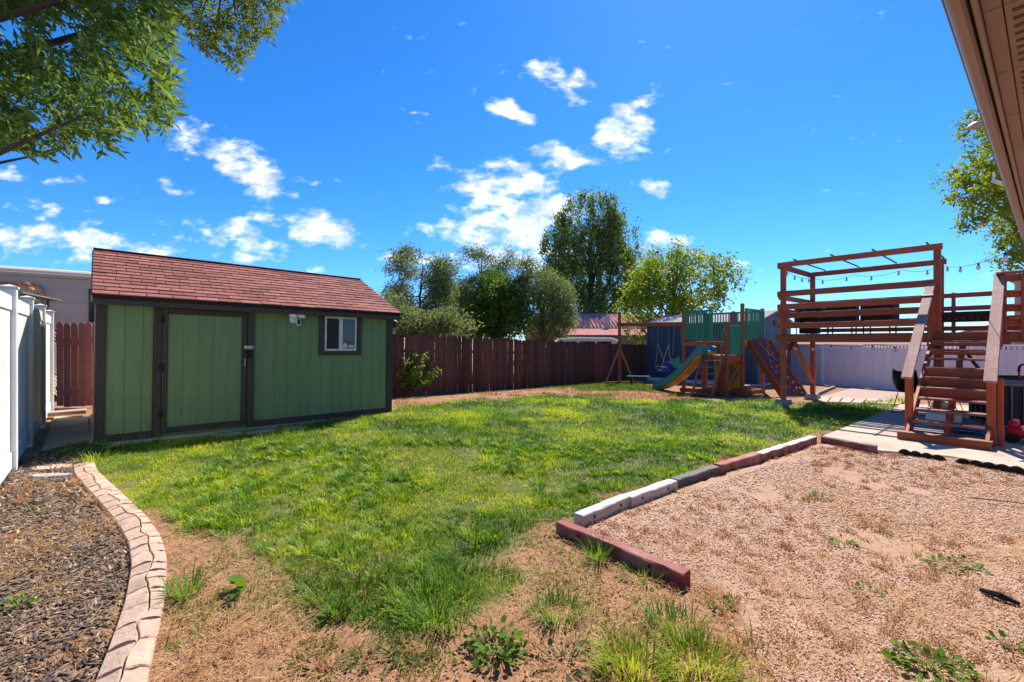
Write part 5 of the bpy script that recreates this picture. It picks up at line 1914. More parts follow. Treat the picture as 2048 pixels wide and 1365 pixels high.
for s in (-.2, .2):
    q = e_ + lat * s
    pb('slide_foot', Vector((q.x, q.y, slope(q.y) - .02)), q - Z * .01, .06, .05, m_teal, sld, up=tf)
# climbing wall
TL_, TR_ = Vector((7.2, 13.40, 1.46)), Vector((7.84, 13.46, 1.46))
BL_, BR_ = ground(7.62, 12.28, .02), ground(8.24, 12.34, .02)
nrm_ = (TR_ - TL_).cross(BL_ - TL_).normalized()
if nrm_.z < 0:
    nrm_ = -nrm_
cwp = []
for i in range(9):
    t0, t1 = i / 9 + .004, (i + 1) / 9 - .004
    a, b = TL_.lerp(BL_, (t0 + t1) / 2), TR_.lerp(BR_, (t0 + t1) / 2)
    cwp.append(pb('climbing_plank', a, b, (TL_ - BL_).length / 9 * .965, .03, m_climb, up=nrm_, bev=.006))
pb('climb_side', TL_ + Vector((-.05, .04, .08)), BL_ + Vector((-.04, 0, -.03)), .045, .20, m_play, up=nrm_)
pb('climb_side', TR_ + Vector((.04, .04, .08)), BR_ + Vector((.04, 0, -.03)), .045, .14, m_play, up=nrm_)
pb('climb_header', TL_ + Z * .05 + nrm_ * .03, TR_ + Z * .05 + nrm_ * .03, .12, .03, m_climb, up=nrm_)
hcol = [mat('hold_' + n_, c, rough=.5, bump=.2, bscale=80) for n_, c in (('blue', (.02, .14, .3)), ('orange', (.7, .22, .01)), ('red', (.55, .03, .02)), ('teal', (.02, .2, .2)), ('grey', (.3, .28, .28)))]
rh = random.Random(12)
for i, (s, t) in enumerate([(.25, .08), (.62, .13), (.3, .2), (.75, .24), (.2, .3), (.48, .27), (.85, .33), (.35, .38), (.72, .4), (.55, .47), (.2, .5), (.7, .53), (.3, .58), (.86, .6), (.5, .63), (.7, .68), (.35, .7), (.8, .76), (.55, .8), (.3, .86), (.75, .87), (.9, .87), (.15, .9), (.5, .93), (.82, .96)]):
    p = TL_.lerp(TR_, s).lerp(BL_.lerp(BR_, s), t) + nrm_ * .014
    M = frame(p, (TR_ - TL_), z=nrm_) @ Matrix.Rotation(rh.uniform(0, 6), 4, 'Z')
    MB().lathe([(.005, 0), (.042, 0), (.05, .018), (.036, .045), (.012, .055)], 7, M @ Matrix.Diagonal((1, rh.uniform(.7, 1.2), 1, 1))).build('climbing_hold', hcol[rh.randrange(5)], cwp[min(8, int(t * 9))], smooth=True)
MB().tube([TL_.lerp(TR_, .42) + nrm_ * .03 + Z * .02, TL_.lerp(TR_, .6).lerp(BL_.lerp(BR_, .62), .25) + nrm_ * .05, TL_.lerp(TR_, .85).lerp(BL_.lerp(BR_, .85), .5) + nrm_ * .04], .012, 6).build('climbing_rope', m_rope, ps)
# swing beam and A frame
S0 = ground(4.68, 18.9)
bt0, bt1 = Vector((4.60, 19.25, 2.21)), Vector((PA.x - .02, PA.y + .06, 2.06))
pb('swing_beam', bt0, bt1, .05, .15)
sp_ = bt0.lerp(bt1, .085)
pb('post', ground(sp_.x - .08, sp_.y, -.05), Vector((sp_.x - .08, sp_.y, 2.75)), .10, .10, up=tf)
bdv = Vector((.97, .245, 0))
for s in (-1, 1):
    pb('leg_brace', Vector((sp_.x - .08, sp_.y, 1.12)) + bdv * .05 * s, ground(sp_.x - .08, sp_.y) + bdv * .64 * s + Vector((0, -.03, .1)), .05, .07, m_play_pale if s < 0 else m_play)  # left brace takes the paler wood, so its sunlight is in the colour
pb('base_board', ground(sp_.x - .08, sp_.y - .08, .05) - bdv * .75, ground(sp_.x - .08, sp_.y - .08, .05) + bdv * .75, .05, .10)


def beam_at(px):
    r = (px - CX) / FPX
    a, b = bt0, bt1
    t = (r * a.y - a.x) / ((b.x - a.x) - r * (b.y - a.y))
    return a.lerp(b, t) - Z * .075


# toddler swing
h0, h1 = beam_at(1316), beam_at(1337)
tsw = thing('toddler_swing', 'blue and red toddler swing seat hanging from the swing beam', 'swing', (h0 + h1) / 2 - Z * 1.7)
ce = (h0 + h1) / 2
ce.z = W(1325, 737, ce.y).z
dS = (h1 - h0).normalized()
dS.z = 0
dS.normalize()
nS = Vector((-dS.y, dS.x, 0))
if nS.y > 0:
    nS = -nS
SMx = Matrix((nS, dS, Z)).transposed().to_4x4()
SMx.translation = ce
# seat bucket (front is +x towards the viewer)
bk = MB()
for (x0, x1, y0, y1, z0, z1) in ((-.17, .17, -.19, .19, -.10, -.07), (-.19, -.16, -.19, .19, -.07, .22), (-.16, .17, -.20, -.17, -.07, .05), (-.16, .17, .17, .20, -.07, .05)):
    bk.box(((x0 + x1) / 2, (y0 + y1) / 2, (z0 + z1) / 2), (x1 - x0, y1 - y0, z1 - z0))
bk.build('seat', m_blue, tsw, SMx, .012)
MB().box((.18, 0, .03), (.04, .40, .09)).build('front_bar', m_blue, tsw, SMx, .015)
MB().box((.205, 0, .01), (.02, .08, .22)).build('harness', m_red, tsw, SMx, .006)
MB().box((.02, 0, .055), (.3, .10, .02)).build('harness', m_red, tsw, SMx, .006)
for h_, s in ((h0, -1), (h1, 1)):
    kn = Vector((h_.x, h_.y, ce.z + .85))
    MB().tube([h_, kn], .006, 5).build('chain', m_chain, tsw)
    MB().tube([kn, SMx @ Vector((.19, s * .19, .04))], .008, 5).build('rope', m_rope, tsw)
    MB().tube([kn, SMx @ Vector((-.17, s * .19, .18))], .008, 5).build('rope', m_rope, tsw)
# teal sling swing
h0, h1 = beam_at(1349), beam_at(1361)
gsw = thing('sling_swing', 'teal sling swing partly hidden behind the slide', 'swing', (h0 + h1) / 2 - Z * 1.8)
ce = (h0 + h1) / 2
ce.z = .62
pts = []
vs = []
for i in range(13):
    t = -1 + 2 * i / 12
    q = ce + dS * (.30 * t) + Z * (.14 * t * t)
    vs += [q + nS * .16 + Z * .28, q + nS * .05 - Z * .02, q - nS * .12, q - nS * .2 + Z * .05]
MB().add(vs, [(i * 4 + k, i * 4 + k + 1, i * 4 + k + 5, i * 4 + k + 4) for i in range(12) for k in range(3)]).build('seat', m_teal, gsw, smooth=True)
for h_, s in ((h0, -1), (h1, 1)):
    MB().tube([h_, ce + dS * .3 * s + Z * .35], .006, 5).build('chain', m_chain, gsw)
# teal balance plank near the swing frame
b0, b1 = W(1254, 753, 18.2), W(1299, 753.5, 17.6)
bp_ = thing('balance_plank', 'flat teal plank bench beside the swing frame foot', 'bench', ground(b0.x, b0.y))
board('seat', b0, b1, .2, .035, m_teal, bp_)
for t in (.2, .8):
    q = b0.lerp(b1, t)
    board('leg', ground(q.x, q.y, -.02), q - Z * .018, .06, .06, m_black, bp_)

# ================================================================== SMALL THINGS
def slab_stone(name, label, cpx, w, l, rz, m=m_stone, h=.03, seed=1, group=None):
    r_ = random.Random(seed)
    c = P(*cpx)
    n_ = 11
    pts = []
    for k in range(n_):
        a = 2 * math.pi * k / n_
        rr = 1 + r_.uniform(-.14, .14)
        x, y = math.cos(a) * w / 2 * rr, math.sin(a) * l / 2 * rr
        pts.append((x * math.cos(rz) - y * math.sin(rz), x * math.sin(rz) + y * math.cos(rz)))
    o_ = MB().prism(pts, -.03, h).build(name, m, None, Matrix.Translation((c.x, c.y, .01)), .006)
    return tag(o_, label, 'stone', group)


slab_stone('flagstone', 'flat grey flagstone against the shed slab below the door', (455, 873), .42, .2, .75, seed=1, group='flagstones along the shed')
slab_stone('flagstone', 'flat grey flagstone at the right end of the shed door', (522, 867), .40, .18, .75, seed=2, group='flagstones along the shed')
slab_stone('flagstone', 'small flagstone furthest right along the shed slab', (590, 859), .34, .15, .75, seed=3, group='flagstones along the shed')
slab_stone('stepping_stone', 'pinkish stepping stone in the mulch nearest the shed walk', (108, 938), .42, .24, .1, m_curb, .02, 4, 'stepping stones in the mulch bed')
slab_stone('stepping_stone', 'pale stepping stone in the mulch just in front of the other', (98, 955), .44, .12, .1, m_conc_grey, .02, 5, 'stepping stones in the mulch bed')
# scalloped rubber edging along the patio
ed = thing('lawn_edging', 'black scalloped rubber edging strip along the gravel and patio', 'edging', P(1900, 925))
e0 = [P(1800, 910), P(1890, 926), P(2048, 950), P(2200, 975)]
ln_ = [(e0[i], e0[i + 1]) for i in range(3)]
for a, b in ln_:
    L = (b - a).length
    n_ = max(1, int(L / .105))
    d = (b - a).normalized()
    for i in range(n_):
        if a is e0[1] and i < 1:
            continue
        c = a + d * (i + .5) * L / n_
        mb = MB()
        K = 9
        for s in (-.012, .012):
            for k in range(K):
                t = math.pi * k / (K - 1)
                mb.v.append((math.cos(t) * .072, s - .02 * math.sin(t), math.sin(t) * .085))
        mb.f = [tuple(range(K)), tuple(range(2 * K - 1, K - 1, -1))] + [(k, k + K, k + K + 1, k + 1) for k in range(K - 1)] + [(0, K - 1, 2 * K - 1, K)]
        mb.build('scallop', m_rubber, ed, frame((c.x, c.y, .005), d + Vector((0, random.uniform(-.1, .1), 0))))
# dark stick and thin cane on the gravel
o = MB().tube([P(1960, 1190) + Z * .03, P(2000, 1205) + Z * .04, P(2040, 1218) + Z * .025], [.012, .02, .01], 7).build('wood_stick', m_rubber)
tag(o, 'short dark stick lying on the gravel at the right', 'stick')
o = MB().tube([P(1940, 1002) + Z * .03, P(2100, 1022) + Z * .04], .006, 6).build('dry_cane', m_oldwood)
tag(o, 'long thin pale cane lying on the gravel near the right edge', 'stick')
# black pipe by the first grey timber
o = MB().tube([P(1145, 1035) + Z * .02, P(1170, 1022) + Z * .035, P(1205, 1012) + Z * .03, P(1230, 1006) + Z * .01], .009, 7).build('drip_hose', m_rubber)
tag(o, 'short black drip hose behind the first grey timber', 'hose')

# flowers and a plank shelf above the white fence
fl = thing('flower_bed', 'tall orange flowers behind the white fence post', 'flowers', (-8.0, 6.4, 0))
rf_ = random.Random(9)
heads = [(12, 568), (36, 570), (30, 575), (54, 568), (70, 570), (62, 578), (57, 574), (84, 591)]
lv, la_ = [], []
for i, (px, py) in enumerate(heads):
    q = W(px, py, 6.6 + 2.6 * px / 84)
    b = Vector((q.x - .1 + rf_.uniform(-.1, .1), q.y + rf_.uniform(0, .3), 0))
    MB().tube([b, b.lerp(q, .5) + Vector((rf_.uniform(-.06, .06), 0, 0)), q], [.008, .006, .004], 5).build('stem', m_bark, fl)
    M = Matrix.Translation(q) @ Matrix.Rotation(rf_.uniform(-.4, .4), 4, 'X') @ Matrix.Rotation(rf_.uniform(-.5, .5), 4, 'Y')
    mb = MB()
    for ring, (rr, zz, np2) in enumerate(((.062, .0, 12), (.045, .018, 10), (.026, .032, 7))):
        for k in range(np2):
            a = 2 * math.pi * k / np2 + ring * .3
            p = [Vector((math.cos(a + s) * rr * f, math.sin(a + s) * rr * f, zz + .012 * (1 - f))) for s, f in ((0, .15), (.24, .75), (0, 1), (-.24, .75))]
            mb.add([M @ x for x in p], [(0, 1, 2, 3)])
    mb.build('flower_head', m_orange, fl)
    for k in range(14):
        t = rf_.uniform(.45, .96)
        w_ = b.lerp(q, t)
        lv.append(tuple(w_))
        la_.append((rf_.uniform(-1, 1), rf_.uniform(-1, 1), rf_.uniform(-.2, .6)))
lv, la_ = np.array(lv), np.array(la_)
np_obj('leaves', leaves_arrays(lv, la_, np.full(len(lv), .12), np.full(len(lv), .04), np.tile([.07, .15, .02], (len(lv), 1))), m_leaf, fl)
pk = thing('plank_shelf', 'weathered grey plank shelf sticking out behind the white fence', 'shelf', (-8, 6.7, 0))
board('plank', W(24, 584, 7.6), W(110, 601, 10.2), .22, .03, m_oldwood, pk)
for px, yq in ((34, 7.9), (95, 9.74)):
    q = W(px, 592, yq)
    board('leg', (q.x, q.y, -.05), (q.x, q.y, q.z - .02), .05, .05, m_oldwood, pk)

# ------------------------------------------------------------------ weeds and tufts one can count
def tuft(name, label, px, n_, h, w, cols, spread, lean=.55, seed=1, group='grass tufts on bare ground', cat='grass tuft'):
    g = np.random.default_rng(seed)
    c = P(*px)
    a = g.uniform(0, 2 * math.pi, n_)
    r = spread * np.sqrt(g.random(n_)) * .5
    p = np.stack([c.x + np.cos(a) * r, c.y + np.sin(a) * r, np.zeros(n_)], 1)
    p[:, 2] = gz(p[:, 0], p[:, 1]) - .004
    t = g.random((n_, 1))
    col = np.array(cols[0]) * (1 - t) + np.array(cols[1]) * t
    hh = h * (.5 + .7 * g.random(n_))
    ln = np.abs(g.normal(size=n_)) * lean * .6 + r / max(spread, .01) * lean
    o_ = np_obj(name, blades_arrays(p, hh, w * (.7 + .6 * g.random(n_)), ln, a + g.normal(size=n_) * .5, col), m_grass, None, origin=np.array([c.x, c.y, float(gz(c.x, c.y))]))
    return tag(o_, label, cat, group)


GR = ((.10, .22, .025), (.22, .35, .04))
YL = ((.20, .32, .025), (.44, .50, .045))
tuft('grass_tuft', 'spiky green grass tuft growing against the curb', (372, 1190), 90, .17, .007, GR, .16, .7, 1)
tuft('grass_tuft', 'large ragged green clump left of the red timber', (1110, 1225), 220, .13, .006, GR, .26, .9, 2)
tuft('grass_tuft', 'tall green clump crossing the near red timber', (1195, 1118), 80, .17, .006, GR, .16, .5, 3)
tuft('grass_tuft', 'second green clump along the near red timber', (1280, 1160), 70, .11, .006, GR, .22, .8, 4)
tuft('grass_tuft', 'bright yellow green clump at the bottom edge, left one', (1265, 1345), 300, .15, .006, YL, .30, .8, 5)
tuft('grass_tuft', 'bright yellow green clump at the bottom edge, right one', (1400, 1340), 300, .15, .006, YL, .30, .8, 6)
tuft('grass_tuft', 'green clump just above the bright yellow ones', (1350, 1262), 170, .15, .006, GR, .26, .8, 7)
tuft('grass_tuft', 'lone small tuft in the middle of the gravel', (1634, 1000), 40, .11, .007, GR, .10, .6, 8)
tuft('grass_tuft', 'dark blue green clump at the lawn edge, centre', (940, 1120), 170, .12, .006, ((.035, .10, .03), (.07, .16, .05)), .34, .7, 9)
tuft('grass_tuft', 'dense tall clump at the ragged front of the lawn', (870, 1225), 240, .16, .006, GR, .42, .7, 10)
tuft('grass_tuft', 'olive clump left of the dense one at the lawn front', (690, 1205), 150, .13, .006, ((.10, .13, .02), (.22, .22, .03)), .34, .8, 11)
tuft('grass_tuft', 'thin upright stems beside the bright yellow clumps', (1510, 1330), 50, .14, .004, ((.2, .2, .04), (.3, .26, .08)), .3, .5, 12)
tuft('grass_tuft', 'long pale grass spilling over the far end of the curb', (195, 925), 120, .16, .007, YL, .36, .7, 13)
tuft('grass_tuft', 'shaded tall grass along the shed slab left of the door', (270, 893), 150, .16, .006, GR, .55, .5, 14)
tuft('grass_tuft', 'tall grass at the shed slab right of the door', (580, 874), 60, .15, .006, GR, .2, .5, 15)
tuft('grass_tuft', 'sunny grass clump on the patio edge below the deck', (1800, 806), 90, .25, .012, YL, .5, .7, 16)


def weed(label, px, n_, size, spread, h, seed, cols=((.09, .20, .025), (.19, .31, .045)), name='broadleaf_weed'):
    g = np.random.default_rng(seed)
    c = P(*px)
    a = g.uniform(0, 2 * math.pi, n_)
    r = spread * np.sqrt(g.random(n_)) * .5
    zz = h * (.25 + .75 * g.random(n_)) * (1 - .5 * (r / spread))
    tip = np.stack([c.x + np.cos(a) * r, c.y + np.sin(a) * r * .8, zz], 1)
    tip[:, 2] += gz(tip[:, 0], tip[:, 1])
    t = g.random((n_, 1))
    col = np.array(cols[0]) * (1 - t) + np.array(cols[1]) * t
    ax = np.stack([np.cos(a), np.sin(a), .35 + .3 * g.normal(size=n_)], 1) + g.normal(size=(n_, 3)) * .35
    root = thing(name, label, 'weed', (c.x, c.y, float(gz(c.x, c.y))), 'broadleaf weeds on bare ground')
    # rounder leaves: six points
    axn = norm(ax)
    up = norm(np.array([0, 0, 1.0]) + g.normal(size=(n_, 3)) * .35)
    sd_ = norm(np.cross(axn, up))
    L = (size * (.6 + .7 * g.random(n_)))[:, None]
    Wd = L * .78
    dn = np.array([0, 0, -.12])
    v = np.stack([tip, tip + axn * L * .25 + sd_ * Wd * .45, tip + axn * L * .65 + sd_ * Wd * .42, tip + axn * L + dn * L, tip + axn * L * .65 - sd_ * Wd * .42, tip + axn * L * .25 - sd_ * Wd * .45, tip + axn * L * .5 - up * L * .08], 1)
    b = (np.arange(n_) * 7)[:, None]
    tr_ = np.concatenate([b + [6, k, (k + 1) % 6] for k in range(6)], 1).reshape(-1, 3)
    np_obj('leaves', (v.reshape(-1, 3), tr_, np.repeat(col, 7, 0)), m_leaf, root)
    b0 = np.stack([np.full(n_, c.x) + (tip[:, 0] - c.x) * .35, np.full(n_, c.y) + (tip[:, 1] - c.y) * .35, gz(tip[:, 0], tip[:, 1]) - .005], 1)
    mb = MB()
    for i in range(0, n_):
        mb.tube([b0[i], (b0[i] + tip[i]) / 2 + np.array([0, 0, .004]), tip[i]], .0018, 3, False)
    mb.build('stalks', m_wstem, root)
    return root


m_wstem = mat('green_stalk', (.12, .17, .04), rough=.7, bump=0)
weed('leafy round leaved weed in the bottom centre of the yard', (990, 1298), 120, .036, .32, .075, 1)
weed('leafy dark green weed at the bottom right on the gravel', (1860, 1335), 100, .038, .34, .05, 2)
weed('spreading green weed on the gravel at the right', (1905, 1135), 90, .026, .36, .035, 3)
weed('small sparse weed in the middle of the gravel', (1685, 1090), 22, .03, .22, .05, 4)
weed('shaded broadleaf plant where curb meets the shed corner', (165, 912), 60, .085, .55, .16, 5, ((.05, .14, .018), (.10, .22, .03)))
weed('small bright weed in the mulch at the far left', (35, 1215), 26, .03, .16, .06, 6)
weed('tiny weed in the mulch near the stepping stones', (75, 1022), 16, .03, .14, .04, 7)
weed('little upright two leaved weed on the bare soil', (478, 1190), 7, .09, .08, .09, 8)
weed('low creeping weed below the dense lawn clump', (800, 1310), 40, .026, .36, .04, 9, ((.07, .11, .04), (.13, .17, .07)))
weed('low creeping weed right of the round leaved one', (1130, 1330), 46, .028, .42, .05, 10, ((.06, .11, .04), (.12, .18, .07)))
weed('small weed at the end of the near red timber', (1445, 1215), 18, .034, .16, .05, 11)
weed('tiny weed in the straw right of the near timber', (1730, 1185), 14, .03, .16, .04, 12)
weed('trailing pale weed at the bottom left of the lawn', (640, 1330), 36, .024, .4, .03, 13, ((.09, .13, .04), (.17, .2, .08)))
weed('weed sprouting in the dry strip before the back fence', (968, 802), 26, .05, .3, .22, 14, ((.12, .2, .02), (.2, .28, .03)))
weed('small dark leafed weed at the bottom right edge', (2020, 1295), 18, .035, .18, .05, 15)

# ------------------------------------------------------------------ grass, straw, gravel and chips
def scatter(x0, x1, y0, y1, rho, d0, power, seed):
    """random points with density rho per square metre up to d0 metres away, thinning beyond"""
    g = np.random.default_rng(seed)
    n_ = int((x1 - x0) * (y1 - y0) * rho)
    x, y = g.uniform(x0, x1, n_), g.uniform(y0, y1, n_)
    d = np.maximum(y, .5)
    k = g.random(n_) < np.minimum(1, (d0 / d) ** power)
    x, y = x[k], y[k]
    z = gz(x, y)
    ppx, ppy = to_px(x, np.maximum(y, .3), z)
    return x, y, z, ppx, ppy, g


x, y, z, ppx, ppy, g = scatter(-6.2, 9.5, 1.9, 13.6, 5600, 3.4, 1.55, 101)
lmk = lawn_mask(ppx, ppy) > 0
cover = fbm(x, y, 1.5, 31)
thin = fbm(x, y, 5.0, 37)
edge = np.clip((ppy - 1000) / 250, 0, 1)
keep = lmk & (thin + (cover - .5) * .8 > .16 + .26 * edge + .12 * g.random(len(x)))
sx, sy = x - SL.x, y - SL.y
keep &= ~((sy * .725 - sx * .69 > -.2) & (sx * .725 + sy * .69 > -.1) & (sx * .725 + sy * .69 < LEN + .15))
# stay off the timbers' bed, shed and slab
keep &= ~in_poly(ppx, ppy, [(1135, 1066), (1640, 893), (1655, 872), (1120, 1040)])
x, y, z, ppx, ppy, cover, thin = [q[keep] for q in (x, y, z, ppx, ppy, cover, thin)]
n_ = len(x)
dist = np.maximum(y, 2)
hn = fbm(x, y, 2.6, 41)
h = (.026 + .055 * hn + .03 * np.clip(thin - .5, 0, 1)) * (.65 + .7 * g.random(n_)) * np.clip(dist / 5, .95, 1.35)
w = .0046 * (.7 + .6 * g.random(n_)) * np.clip(dist / 3.2, 1, 4.5) ** .85
tn = fbm(x, y, .9, 51) * .65 + fbm(x, y, 4.5, 53) * .35
t = np.clip((tn - .41) / .18 + g.normal(size=n_) * .2, 0, 1)[:, None]
c_dark, c_mid, c_lime = np.array([.075, .195, .018]), np.array([.19, .335, .024]), np.array([.41, .49, .034])
col = np.where(t < .5, c_dark + (c_mid - c_dark) * t * 2, c_mid + (c_lime - c_mid) * (t - .5) * 2)
isdry = g.random(n_) < np.clip(.03 + .8 * (fbm(x, y, 2.2, 61) - .56) + .05 * (ppy > 1080), .015, .4)
col[isdry] = np.array([.40, .30, .14]) * (.6 + .6 * g.random((isdry.sum(), 1)))
lean = np.abs(g.normal(size=n_)) * .5 + .12 + (thin < .42) * .4
ang = g.uniform(0, 2 * math.pi, n_) * .6 + fbm(x, y, 1.8, 71) * 9
p3 = np.stack([x, y, z - .004], 1)
o = np_obj('lawn_grass', blades_arrays(p3, h, w, lean, ang, col, .5), m_grass, None, origin=(0, 6, 0))
tag(o, 'patchy bright green lawn grass across the yard', kind='stuff')
print('grass', n_)

# lush clumps near the front of the lawn
g = np.random.default_rng(211)
kx, ky = g.uniform(-3.5, 3.0, 6000), g.uniform(2.3, 6.5, 6000)
kpx, kpy = to_px(kx, ky, 0)
ok = (lawn_mask(kpx, kpy) > 0) & (fbm(kx, ky, 1.5, 31) + .4 * (fbm(kx, ky, 6, 213) - .5) > .47)
kx, ky = kx[ok][:620], ky[ok][:620]
nb_ = 70
rr = np.repeat(.03 + .07 * g.random(len(kx)), nb_)
a_ = g.uniform(0, 2 * math.pi, len(rr))
q_ = np.sqrt(g.random(len(rr)))
bx, by_ = np.repeat(kx, nb_) + np.cos(a_) * rr * q_, np.repeat(ky, nb_) + np.sin(a_) * rr * q_
hh = np.repeat(.055 + .075 * g.random(len(kx)) ** 1.5, nb_) * (.5 + .6 * g.random(len(rr)))
tt = np.clip(np.repeat(g.random(len(kx)), nb_) * .8 + .3 * g.random(len(rr)) - .05, 0, 1)[:, None]
cc_ = np.where(tt < .5, c_dark + (c_mid - c_dark) * tt * 2, c_mid + (c_lime - c_mid) * (tt - .5) * 2)
o = np_obj('lawn_grass', blades_arrays(np.stack([bx, by_, gz(bx, by_) - .004], 1), hh, (.005 + .003 * g.random(len(rr))) * np.clip(by_ / 3.2, 1, 2), q_ * .6 + np.abs(g.normal(size=len(rr))) * .25, a_ + g.normal(size=len(rr)) * .4, cc_, .5), m_grass, None, origin=(0, 4, 0))
tag(o, 'lush taller grass clumps toward the front of the lawn', kind='stuff')

# far green patch by the swing and thin grass under the playset
x, y, z, ppx, ppy, g = scatter(-3, 9.5, 12.4, 19.5, 420, 13, 1, 103)
keep = in_poly(ppx, ppy, LAWN2) | ((fbm(x, y, .8, 33) > .60) & in_poly(ppx, ppy, [(800, 810), (1100, 775), (1330, 768), (1560, 795), (1430, 800), (1100, 792)]))
x, y, z = x[keep], y[keep], z[keep]
n_ = len(x)
t = g.random((n_, 1))
o = np_obj('lawn_grass', blades_arrays(np.stack([x, y, z], 1), .05 + .05 * g.random(n_), np.full(n_, .02), np.abs(g.normal(size=n_)) * .5, g.uniform(0, 6.3, n_), np.array([.08, .16, .02]) * (1 - t) + np.array([.16, .21, .03]) * t), m_grass, None, origin=(4, 16, -.2))
tag(o, 'thin green grass around the swing set', kind='stuff')

# dry straw and dead tufts
parts = []
x, y, z, ppx, ppy, g = scatter(-6.0, 9.0, 1.0, 8.5, 3600, 2.6, 1.5, 105)
inl = lawn_mask(ppx, ppy) > 0
ing = in_poly(ppx, ppy, GRAVEL)
inm = in_poly(ppx, ppy, MULCH)
dn_ = fbm(x, y, 1.3, 81) * .5 + fbm(x, y, 5, 83) * .5
onp = in_poly(x, y, [(p.x, p.y) for p in PATIO])
prob = np.where(inl, .12, np.where(ing, np.clip((dn_ - .42) * 4, .05, .9), np.where(inm, np.clip((dn_ - .34) * 4, .15, .95), np.clip((dn_ - .33) * 4, .15, 1))))
keep = (g.random(len(x)) < prob) & ~onp & ((x > -5.2) | (y < 5.5))
x, y, z = x[keep], y[keep], z[keep]
n_ = len(x)
tone = g.random((n_, 1))
col = np.array([.40, .20, .08]) * (1 - tone) + np.array([.62, .42, .21]) * tone
L = (.03 + .06 * g.random(n_) ** 2)
parts.append(blades_arrays(np.stack([x, y, z + .012 + .008 * g.random(n_)], 1), L, .0026 * (.6 + .8 * g.random(n_)) * np.clip(y / 2.6, 1, 3), 1.25 + .3 * g.random(n_), g.uniform(0, 6.3, n_), col, .15))
print('straw', n_)
# dead tufts
nt = 1500
tx, ty = g.uniform(-5.5, 8.5, nt * 5), 1.2 + 6.8 * g.random(nt * 5) ** 1.3
tpx, tpy = to_px(tx, ty, 0)
ok = (lawn_mask(tpx, tpy) < 1) & ~in_poly(tx, ty, [(p.x, p.y) for p in PATIO]) & (fbm(tx, ty, 1.1, 85) > .47) & ((tx > -4.6) | (ty < 4.6))
tx, ty = tx[ok][:nt], ty[ok][:nt]
nb_ = 34
cx_ = np.repeat(tx, nb_) + g.normal(size=len(tx) * nb_) * .022
cy_ = np.repeat(ty, nb_) + g.normal(size=len(tx) * nb_) * .022
n_ = len(cx_)
tone = np.clip(np.repeat(g.random(len(tx)), nb_) * .7 + .3 * g.random(n_), 0, 1)[:, None]
col = np.array([.38, .17, .06]) * (1 - tone) + np.array([.56, .33, .15]) * tone
parts.append(blades_arrays(np.stack([cx_, cy_, gz(cx_, cy_) + .006], 1), .022 + .036 * g.random(n_), .0034 * np.clip(cy_ / 2.6, 1, 2.6), .3 + .8 * g.random(n_), g.uniform(0, 6.3, n_), col, .3))
# dry strip in front of the back fence
x, y, z, ppx, ppy, g2 = scatter(-4, 8, 9.5, 18, 420, 10, 1, 107)
keep = in_poly(ppx, ppy, [(785, 815), (790, 800), (1000, 783), (1210, 770), (1420, 790), (1400, 802), (1180, 797), (1000, 803)]) & (fbm(x, y, .9, 87) > .42)
x, y, z = x[keep], y[keep], z[keep]
n_ = len(x)
tone = g2.random((n_, 1))
parts.append(blades_arrays(np.stack([x, y, z], 1), .04 + .06 * g2.random(n_), np.full(n_, .016), .5 + .9 * g2.random(n_), g2.uniform(0, 6.3, n_), np.array([.40, .19, .07]) * (1 - tone) + np.array([.5, .31, .14]) * tone, .3))
o = np_obj('dry_grass', join_arrays(parts), m_dry, None, origin=(0, 4, 0))
tag(o, 'dry orange straw and dead grass on bare soil and gravel', kind='stuff')


def rocks(x, y, z, sc, el, col, g, flat=.6):
    n_ = len(x)
    o8 = np.array([[1, 0, 0], [-1, 0, 0], [0, 1, 0], [0, -1, 0], [0, 0, 1], [0, 0, -1]], float)
    v = o8[None] * (1 + .35 * g.normal(size=(n_, 6, 1)).clip(-1, 1))
    v = v * sc[:, None, None] * np.array([1, 1, flat])
    v[:, :, 0] *= el[:, None]
    v[:, :, 2] *= 1
    tl = g.normal(size=n_) * .4
    vz = v[:, :, 2] + v[:, :, 0] * np.sin(tl)[:, None]
    a = g.uniform(0, 6.3, n_)
    ca, sa = np.cos(a)[:, None], np.sin(a)[:, None]
    vx, vy = v[:, :, 0] * ca - v[:, :, 1] * sa, v[:, :, 0] * sa + v[:, :, 1] * ca
    v = np.stack([vx + x[:, None], vy + y[:, None], vz + z[:, None]], 2).reshape(-1, 3)
    f = np.array([[0, 2, 4], [2, 1, 4], [1, 3, 4], [3, 0, 4], [2, 0, 5], [1, 2, 5], [3, 1, 5], [0, 3, 5]])
    t_ = ((np.arange(n_) * 6)[:, None, None] + f[None]).reshape(-1, 3)
    return v, t_, np.repeat(col, 6, 0)


x, y, z, ppx, ppy, g = scatter(.2, 8, .9, 6.3, 5200, 2.4, 1.6, 109)
jx, jy = ppx + g.normal(size=len(x)) * 26, ppy + g.normal(size=len(x)) * 12
keep = in_poly(jx, jy, GRAVEL) & (fbm(x, y, 1.6, 91) > .33) & ~in_poly(x, y, [(p.x, p.y) for p in PATIO]) & ~in_poly(ppx, ppy, [(1135, 1072), (1640, 897), (1655, 860), (1100, 1030)])
x, y, z = x[keep], y[keep], z[keep]
n_ = len(x)
pal = np.array([[.72, .49, .37], [.60, .37, .26], [.80, .66, .55], [.42, .26, .18], [.66, .41, .29], [.5, .42, .38]])
col = pal[g.choice(6, n_, p=[.3, .22, .18, .1, .15, .05])] * (.85 + .3 * g.random((n_, 1)))
o = np_obj('gravel_stones', rocks(x, y, z + .016, (.0026 + .0036 * g.random(n_) ** 1.6) * np.clip(y / 2.6, 1, 1.9), 1 + .5 * g.random(n_), col, g), m_chip, None, origin=(3, 3, 0))
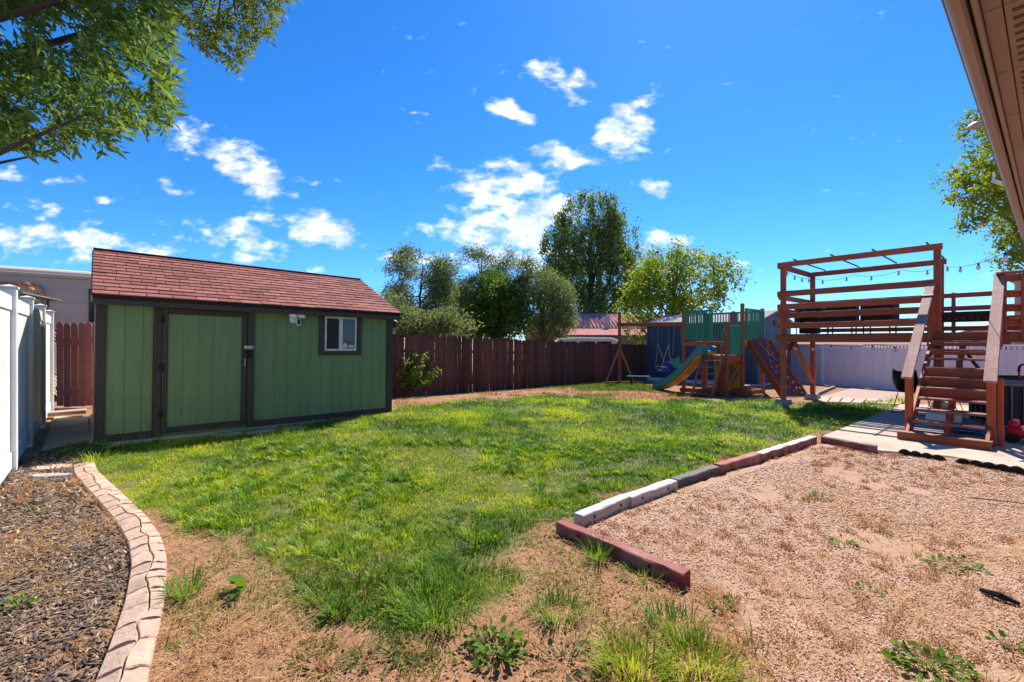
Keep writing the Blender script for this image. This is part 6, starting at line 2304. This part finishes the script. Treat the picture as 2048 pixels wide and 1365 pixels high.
tag(o, 'loose pinkish beige pebbles covering the gravel bed', kind='stuff')
print('pebbles', n_)
x, y, z, ppx, ppy, g = scatter(-6.2, -.8, .9, 7.0, 2600, 2.6, 1.3, 111)
keep = in_poly(ppx + g.normal(size=len(x)) * 3, ppy, MULCH) & ~in_poly(ppx, ppy, [(160, 930), (140, 960), (180, 1005), (255, 1090), (262, 1140), (215, 1300), (100, 1600), (300, 1600), (330, 1100)])
x, y, z = x[keep], y[keep], z[keep]
n_ = len(x)
pal = np.array([[.085, .068, .06], [.15, .11, .085], [.24, .16, .11], [.2, .175, .16], [.45, .32, .21]])
col = pal[g.choice(5, n_, p=[.34, .27, .18, .11, .10])] * (.8 + .4 * g.random((n_, 1)))
o = np_obj('bark_chips', rocks(x, y, z + .014, (.005 + .006 * g.random(n_)) * np.clip(y / 3, 1, 1.8), 2 + 2.2 * g.random(n_), col, g, .45), m_chip, None, origin=(-4, 3, 0))
tag(o, 'dark bark chips covering the bed beside the white fence', kind='stuff')
print('chips', n_)
# sparse clover-like leaves and soil clods on the bare front strip
x, y, z, ppx, ppy, g = scatter(-2.4, 3.2, 1.0, 4.2, 1500, 2.4, 1.3, 113)
keep = (lawn_mask(ppx, ppy) < 1) & ~in_poly(ppx, ppy, MULCH) & ~in_poly(ppx, ppy, GRAVEL) & (fbm(x, y, 3, 93) > .5) & (ppx > 330)
x, y, z = x[keep], y[keep], z[keep]
n_ = len(x)
col = np.array([[.30, .18, .11]]) * (.6 + .8 * g.random((n_, 1)))
o = np_obj('soil_crumbs', rocks(x, y, z + .003, .003 + .007 * g.random(n_) ** 3, 1 + .4 * g.random(n_), col, g, .7), m_chip, None, origin=(0, 2.5, 0))
tag(o, 'crumbs of brown soil on the bare front strip', kind='stuff')
x, y, z, ppx, ppy, g = scatter(-2.4, 4.2, 1.0, 4.6, 2600, 2.4, 1.3, 115)
keep = (lawn_mask(ppx, ppy) < 1) & ~in_poly(ppx, ppy, MULCH) & (ppx > 330) & (fbm(x, y, 2.2, 95) * .6 + fbm(x, y, 8, 97) * .4 > np.where(in_poly(ppx, ppy, GRAVEL), .68, .55))
x, y, z = x[keep], y[keep], z[keep]
n_ = len(x)
t = g.random((n_, 1))
o = np_obj('sparse_grass', blades_arrays(np.stack([x, y, z], 1), .03 + .05 * g.random(n_), .004 + .002 * g.random(n_), .3 + .7 * np.abs(g.normal(size=n_)), g.uniform(0, 6.3, n_), np.array([.10, .19, .03]) * (1 - t) + np.array([.32, .36, .06]) * t), m_grass, None, origin=(0, 2.5, 0))
tag(o, 'sparse green blades scattered over the bare front strip', kind='stuff')
print('sparse', n_)
